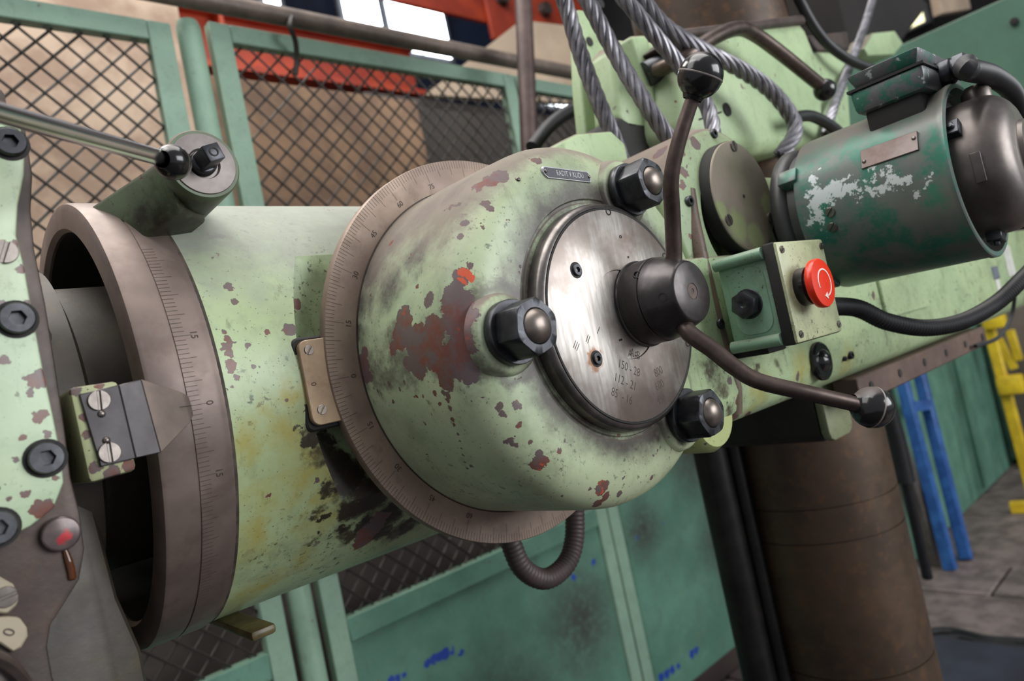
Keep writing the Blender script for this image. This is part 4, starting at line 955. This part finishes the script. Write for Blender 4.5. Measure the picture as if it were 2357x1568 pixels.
# ivory tags at the lower left
M['ivory'] = plain('ivory_tag', lin(170, 158, 136), .5, 0, lin(154, 142, 122), 30)
tg1 = put('ivory_tag', pxprism([(-60, 1310), (0, 1328), (30, 1345), (44, 1370), (40, 1392), (18, 1414), (0, 1412), (-60, 1400)], .478, .482).mesh('ivory_tag', bevel=.001, segs=1), M['ivory'], hd_)
screw(tg1, SLOT, at(14, 1374, Y=.4778), NY, .0055, .15, name='slotted_screw')
tg2 = put('ivory_tag', pxprism([(-60, 1425), (20, 1420), (45, 1422), (62, 1445), (64, 1465), (50, 1490), (30, 1503), (0, 1482), (-60, 1470)], .478, .482).mesh('ivory_tag', bevel=.001, segs=1), M['ivory'], hd_)
put('lettering', text_mesh('0', .008, .0001), M['mark'], tg2, FY(*at(22, 1456, Y=.4779), .9))
# round hand wheel rim at the corner
c0 = at(-120, 1680, Y=.46)
R_ = (at(75, 1568, Y=.46)-c0).length
put('dial_rim', MB().lathe([(R_*.80, 0), (R_*.80, .012), (R_*.86, .020), (R_*.96, .022), (R_, .018), (R_, 0)], FY(c0.x, .475, c0.z), 72).mesh('dial_rim'), M['casting'], hd_)
put('dial_face', MB().lathe([(R_*.80, .006), (R_*.3, .008), (0, .008)], FY(c0.x, .475, c0.z), 48).mesh('dial_face'), M['worn'], hd_)
# body behind the front casting
M['bodygrey'] = metal('dark_body_paint', lin(72, 64, 57), lin(56, 50, 43), .5, .1, 9, rust=.3, rustcol=lin(84, 70, 34), bumpy=.3)
mb = MB(); mb.prism([(-.35, .70), (.118, .70), (.112, 1.16), (.104, 1.20), (.099, 1.28), (.099, 1.30), (.095, 1.39), (.085, 1.42), (-.35, 1.42)], -.80, -.567, FY(0, 0, 0))
put('head_body', mb.mesh('head_body', bevel=.01), M['bodygrey'], hd_)
put('stub', MB().lathe([(.135, .06), (.135, .105), (.12, .11), (.12, .2)], FX(0, TY, TZ), 80).mesh('stub'), M['bodygrey'], hd_)
# pointer bracket
def quadslab(P, Q):   # P: 4 front points, Q: 4 back points
    return MB().loft(P, Q)
blk = [at(158, 893, Y=.486), at(272, 876, Y=.486), at(316, 1082, Y=.486), at(206, 1114, Y=.486)]
M['brk'] = paint('bracket_paint', lin(176, 186, 142), lin(160, 170, 130), dust=.3, specks=.9, tiny=1.2, chips=[(at(180, 900, Y=.486), .004), (at(196, 960, Y=.486), .003), (at(215, 1080, Y=.486), .004), (at(260, 1090, Y=.486), .005), (at(300, 1075, Y=.486), .004), (at(200, 1000, Y=.486), .003), (at(230, 890, Y=.486), .004)])
brk = put('pointer_bracket', quadslab(blk, [p+Vector((0, .09, 0)) for p in blk]).mesh('pointer_bracket', bevel=.003), M['brk'], hd_)
fp = [at(182, 908, Y=.4835), at(273, 886, Y=.4835), at(313, 1055, Y=.4835), at(232, 1075, Y=.4835)]
M['pointer'] = metal('lit_pointer_steel', lin(146, 130, 120), lin(116, 104, 98), .4, .5, 24)  # lighter tone puts the brightly lit tip into the colour
M['plate_dark'] = metal('dark_shaded_steel', lin(78, 74, 76), lin(62, 58, 60), .42, .5, 24)  # dark tone puts the bend's shading into the colour
bpl = put('base_plate', quadslab(fp, [p+Vector((0, .004, 0)) for p in fp]).mesh('base_plate', bevel=.0006, segs=1), M['plate_dark'], brk)
for px, py, a in ((228, 922, 1.5), (252, 1042, 1.55)): screw(bpl, SLOT, at(px, py, Y=.4833), NY, .0062, a, name='slotted_screw')
for px, py in ((234, 953), (245, 1014)): screw(bpl, RIV, at(px, py, Y=.4833), NY, .0023, name='rivet')
bd = [at(273, 886, Y=.4835), at(330, 872, Y=.4955), at(378, 1038, Y=.4955), at(313, 1055, Y=.4835)]
mid = [at(273, 886, Y=.4835), at(325, 873, Y=.4868), at(371, 1042, Y=.4868), at(313, 1055, Y=.4835)]
mb = MB(); mb.loft(mid, [p+Vector((.0, .0035, 0)) for p in mid])
pt = [at(325, 873, Y=.4868), at(418, 903, Y=.4972), at(434, 912, Y=.4980), at(441, 935, Y=.4988), at(445, 955, Y=.4988), at(437, 973, Y=.4985), at(371, 1042, Y=.4868)]
put('bend', mb.mesh('bend', bevel=.0006, segs=1), M['plate_dark'], brk)
put('pointer', quadslab(pt, [p+Vector((.0, .0025, 0)) for p in pt]).mesh('pointer', bevel=.0004, segs=1), M['pointer'], brk)
a, b = at(415, 937, Y=.4962), at(441, 933, Y=.4985); tn = Vector((0, 0, .0002)); of = Vector((0, -.0009, 0))
put('index_line', MB().loft([a-tn+of, b-tn+of, b+tn+of, a+tn+of], [a-tn, b-tn, b+tn, a+tn]).mesh('index_line', smooth=False), M['mark'], brk)
# ---- polished rod lever with small ball
rl = thing('polished_lever', 'polished steel rod lever with small black ball crossing the left mesh panel', 'lever', at(398, 374, Y=.455))
r0_, r1_ = at(-160, 216, Y=.36), at(365, 362, Y=.455)
put('pivot_hub', MB().lathe([(.013, -.125), (.013, .012), (.011, .015), (0, .016)], FY(r0_.x, r0_.y, r0_.z), 32).mesh('pivot_hub'), M['steel'], rl)
put('rod', MB().tube([r0_, r1_], [.0052, .0052], 24).mesh('rod'), M['chrome'], rl)
bc = at(398, 374, Y=.457); br = 40.5*depth(bc)/F; ax = (bc-r0_).normalized()
kb = put('ball_knob', MB().lathe([(br*.5, -br*.95)]+[(max(br*math.cos(math.radians(-62+152*k_/14)), 0), br*math.sin(math.radians(-62+152*k_/14))) for k_ in range(14)]+[(0, br)], FN(bc, ax), 40).mesh('ball_knob'), M['bake'], rl)
put('seam', MB().lathe([(br, br*.08), (br*1.006, br*.1), (br*.995, br*.12)], FN(bc, ax), 40).mesh('seam'), M['seam'], kb)

# ---- tube paint
oil_t = [(660, 990, 110), (720, 1020, 90), (690, 1090, 110), (620, 1150, 120), (760, 1100, 90), (570, 1250, 110), (640, 950, 80), (700, 900, 60), (740, 1180, 100), (570, 1020, 80), (600, 1350, 90), (700, 1290, 80)]
grm_t = [(740, 1040, 46), (790, 1100, 60), (830, 1160, 70), (880, 1190, 60), (740, 1180, 26), (730, 1240, 26), (720, 1000, 22), (420, 520, 36), (500, 545, 30), (470, 470, 40), (900, 1230, 50), (800, 1230, 40), (620, 1400, 30), (520, 1430, 30), (700, 740, 14), (830, 1060, 50)]
dark_brown_t = [(715, 1005, 26), (745, 1030, 40), (775, 1070, 48), (810, 1110, 52), (850, 1150, 55), (900, 1180, 50), (950, 1205, 42), (760, 1120, 30), (800, 1175, 36), (830, 1215, 30), (880, 1225, 36), (740, 1190, 14), (735, 1225, 12), (790, 1215, 16), (690, 985, 12), (700, 940, 8)]  # dense dark brown patches around and below the recess
chp_t = [(528, 665, 13), (540, 695, 10), (570, 795, 8), (530, 845, 15), (545, 870, 8), (475, 745, 8), (515, 765, 7), (615, 765, 8), (585, 845, 6), (525, 780, 9), (850, 1225, 36), (870, 1200, 30), (838, 1245, 26), (535, 890, 4), (680, 700, 14), (670, 760, 16)]
setmat(body, paint('tube_green_paint', lin(168, 196, 154), lin(164, 190, 142), chips=blobs(body, chp_t), grime=blobs(body, grm_t), oil=blobs(body, oil_t), soot=blobs(body, dark_brown_t), dust=.85, specks=.9, tiny=.4, rough=.3, dustlim=(.2, .75), streak=.45, dustcol=lin(150, 152, 146), ghi=.55, gcol=lin(58, 46, 28)))
M['boss_paint'] = paint('boss_dark_green', lin(96, 122, 88), lin(70, 84, 62), grime=[((bx, .55, bz-.03), .05), ((bx+.02, .56, bz-.02), .05)], dust=.95, specks=.9, tiny=.3, dustlim=(.0, .5), ghi=.4, gcol=lin(40, 36, 28))
setmat(boss2, M['boss_paint']); setmat(web, M['boss_paint'])

# ================================================================== ELEVATING GEAR HOUSING behind the arm
M['hgreen'] = paint('housing_pale_green', lin(170, 200, 158), lin(156, 188, 146), dust=.85, specks=.45, tiny=.1, rough=.4, dustlim=(.3, .8))
gh = thing('elevating_gearbox', 'pale green elevating gearbox behind the steel ropes, with a bent ball lever', 'gearbox', (.95, .5, 1.45))
YG = .46
def slab(name, pts, y0, y1, mat, bev=.012, par=None):
    return put(name, pxprism(pts, y0, y1).mesh(name, bevel=bev, segs=3), M[mat], par or gh)
slab('main_housing', [(1560, 130), (1592, 62), (1850, 44), (1880, 120), (1900, 250), (1905, 330), (1760, 350), (1640, 350), (1575, 300)], YG, .60, 'hgreen', .02)
slab('side_housing', [(1408, 110), (1428, 88), (1555, 96), (1560, 200), (1585, 300), (1450, 302), (1425, 270)], .52, .565, 'hgreen', .008)
slab('rib', [(1452, 80), (1490, 78), (1545, 260), (1560, 330), (1530, 330)], .50, .56, 'hgreen', .006)
slab('hanger_plate', [(1330, 20), (1385, 30), (1400, 130), (1440, 315), (1350, 315), (1338, 200)], .60, .62, 'hgreen', .004)
slab('top_cap', [(1540, 92), (1580, 62), (1860, 30), (1868, 52), (1600, 84), (1570, 112)], YG-.004, .60, 'casting', .006)
slab('end_housing', [(1865, 110), (1950, 118), (1965, 330), (1905, 340), (1880, 220)], .47, .6, 'hgreen', .012)
slab('end_cap', [(1858, 80), (1952, 70), (1958, 115), (1862, 120)], .468, .6, 'casting', .006)
slab('shaded_sleeve', [(1420, 262), (1568, 290), (1850, 320), (2000, 330), (2000, 470), (1420, 470)], .52, .62, 'gap', .01)  # black colour paints in the dark cavity under the gearbox
for px, py in ((1383, 8), (1357, 96)): put('pin_hole', MB().lathe([(.007, 0), (.007, .001), (0, .001)], FY(*at(px, py, Y=.5995)), 14).mesh('pin_hole'), M['gap'], gh)
p = at(1672, 253, Y=YG); put('oil_hole', MB().lathe([(.0095, 0), (.0095, .002), (.006, .002), (0, .001)], FY(*p), 20).mesh('oil_hole'), M['gap'], gh)
a, b = at(1660, 258, Y=YG-.001), at(1610, 275, Y=YG-.001)
put('scratch', MB().tube([a, b], .0012, 6).mesh('scratch'), M['gap'], gh)
# lever on the gearbox
lv = put('lever', MB().tube(smooth_path([at(1505, 165, Y=.49), at(1570, 135, Y=.44), at(1640, 88, Y=.425), at(1695, 66, Y=.42), at(1735, 78, Y=.42), at(1800, 125, Y=.415), at(1885, 194, Y=.41)], 8), .0098, 14).mesh('lever'), M['rodbrown'], gh, label='bent brown lever rod')
a, b = at(1486, 172, Y=.50), at(1570, 130, Y=.47)
put('lever_socket', MB().tube([a, b], .0165, 18).mesh('lever_socket', bevel=.001), M['darkbolt'], lv)
bc = at(1898, 207, Y=.408); put('ball_knob', MB().sphere(bc, 25*depth(bc)/F, 28, 14).mesh('ball_knob'), M['bake'], lv)
# top lug on the swivel housing seen over the drum
slab('top_lug', [(1296, 322), (1330, 306), (1408, 300), (1440, 330), (1450, 380), (1300, 380)], .47, .55, 'hgreen', .004, sw)
# grey block and bolt block at the right
tag(put('hex_cap', pxprism([(1990, 110), (2010, 75), (2060, 70), (2080, 100), (2060, 125), (2000, 128)], .50, .55).mesh('hex_cap', bevel=.004), M['hgreen']), 'pale green hexagonal cap in front of the dark gap, right of the hanging rope', 'cap')
tag(put('dark_block', pxprism([(1780, -700), (2000, -700), (2085, -40), (2140, 10), (2060, 115), (1960, 120)], .9, 1.1).mesh('dark_block', bevel=.01), M['walldark']), 'dark machine block above the motor', 'machine part')  # uses the dark wall colour
tag(put('pale_post', pxprism([(2040, -700), (2090, -700), (2235, 20), (2170, 30)], 1.0, 1.05).mesh('pale_post', bevel=.004), M['cardboard']), 'pale post at the top edge left of the teal panel', 'post')

# ================================================================== ROPES AND HOSES
def rope(label, pts, r, twist=.098):
    P = smooth_path([pts[0]+(pts[0]-pts[1])*k_ for k_ in (6, 5, 4, 3, 2, 1)]+list(pts), 14); n = len(P); t_ = thing('wire_rope', label, 'steel rope', P[-1], 'twisted steel ropes')
    L_ = [0]
    for i in range(1, n): L_.append(L_[-1]+(P[i]-P[i-1]).length)
    T = [(P[min(i+1, n-1)]-P[max(i-1, 0)]).normalized() for i in range(n)]
    u = T[0].orthogonal().normalized(); U = []
    for i in range(n): u = (u-T[i]*u.dot(T[i])).normalized(); U.append(u)
    m = max(int(L_[-1]/.004), n)
    for s_ in range(6):
        path = []; j = 0
        for k_ in range(m+1):
            d = L_[-1]*k_/m
            while j < n-2 and L_[j+1] < d: j += 1
            f_ = (d-L_[j])/max(L_[j+1]-L_[j], 1e-9); c = P[j].lerp(P[j+1], f_); uu = U[j].lerp(U[j+1], f_).normalized(); tt = T[j].lerp(T[j+1], f_).normalized(); vv = tt.cross(uu)
            a = 2*math.pi*(d/twist+s_/6); path.append(c+(uu*math.cos(a)+vv*math.sin(a))*r*.63)
        put('strand', MB().tube(path, r*.385, 8).mesh('strand'), M['rope'], t_)
    put('core', MB().tube(P, r*.45, 8).mesh('core'), M['gap'], t_)
    return t_
rope('leftmost twisted steel rope, hanging down to the housing top', [at(1275, -60, Y=.505), at(1305, 20, Y=.505), at(1335, 120, Y=.505), at(1370, 215, Y=.505), at(1418, 330, Y=.505), at(1440, 390, Y=.505)], .0100)
rope('second twisted steel rope from the left, behind the upright lever', [at(1320, -60, Y=.47), at(1362, 20, Y=.465), at(1420, 130, Y=.46), at(1490, 245, Y=.45), at(1560, 350, Y=.445)], .0098)
rope('third twisted steel rope from the left, passing behind the upper black ball', [at(1380, -70, Y=.44), at(1440, 0, Y=.435), at(1510, 85, Y=.425), at(1575, 165, Y=.42), at(1622, 235, Y=.415), at(1640, 290, Y=.41), at(1640, 340, Y=.41)], .0092)
rope('longest twisted steel rope, bending down beside the motor', [at(1460, -20, Y=.45), at(1530, 62, Y=.44), at(1620, 118, Y=.425), at(1705, 160, Y=.415), at(1775, 210, Y=.41), at(1822, 270, Y=.405), at(1828, 310, Y=.405), at(1795, 360, Y=.42)], .0105)
rope('thin twisted steel rope at the right, above the terminal box', [at(2025, -60, Y=.50), at(2000, 30, Y=.49), at(1965, 130, Y=.47), at(1925, 230, Y=.45), at(1900, 310, Y=.45)], .0085)
def hose(name, label, pts, r, mat='rubber', cat='hose', seg=12):
    tag(put(name, MB().tube(smooth_path(pts, 10), r, seg).mesh(name), M[mat]), label, cat)
hose('rubber_hose', 'dark hose crossing behind the thin rope towards the terminal box', [at(1760, -300, Y=.5), at(1820, -60, Y=.46), at(1850, 20, Y=.455), at(1895, 90, Y=.45), at(1950, 135, Y=.44), at(2010, 160, Y=.43)], .0085)
hose('rubber_hose', 'dark hose entering behind the motor top, right of the longest rope', [at(1830, 270, Y=.43), at(1870, 268, Y=.43), at(1920, 295, Y=.43), at(1955, 330, Y=.44)], .0085)
hose('rubber_hose', 'dark hose arching behind the leftmost rope beside the brown pipe', [at(1225, 340, Y=.75), at(1265, 290, Y=.75), at(1310, 258, Y=.75), at(1360, 245, Y=.75)], .0115)
hp = [at(1160, 1190, Y=.60), at(1178, 1255, Y=.60), at(1205, 1310, Y=.60), at(1255, 1333, Y=.60), at(1302, 1300, Y=.60), at(1322, 1240, Y=.60), at(1322, 1150, Y=.60)]
tag(put('drain_hose', corrugated(hp, .0115, .005, .04).mesh('drain_hose'), metal('brown_hose', lin(84, 70, 68), lin(62, 52, 52), .5, .1, 20)), 'brown ribbed hose hanging in a loop under the swivel housing', 'hose')
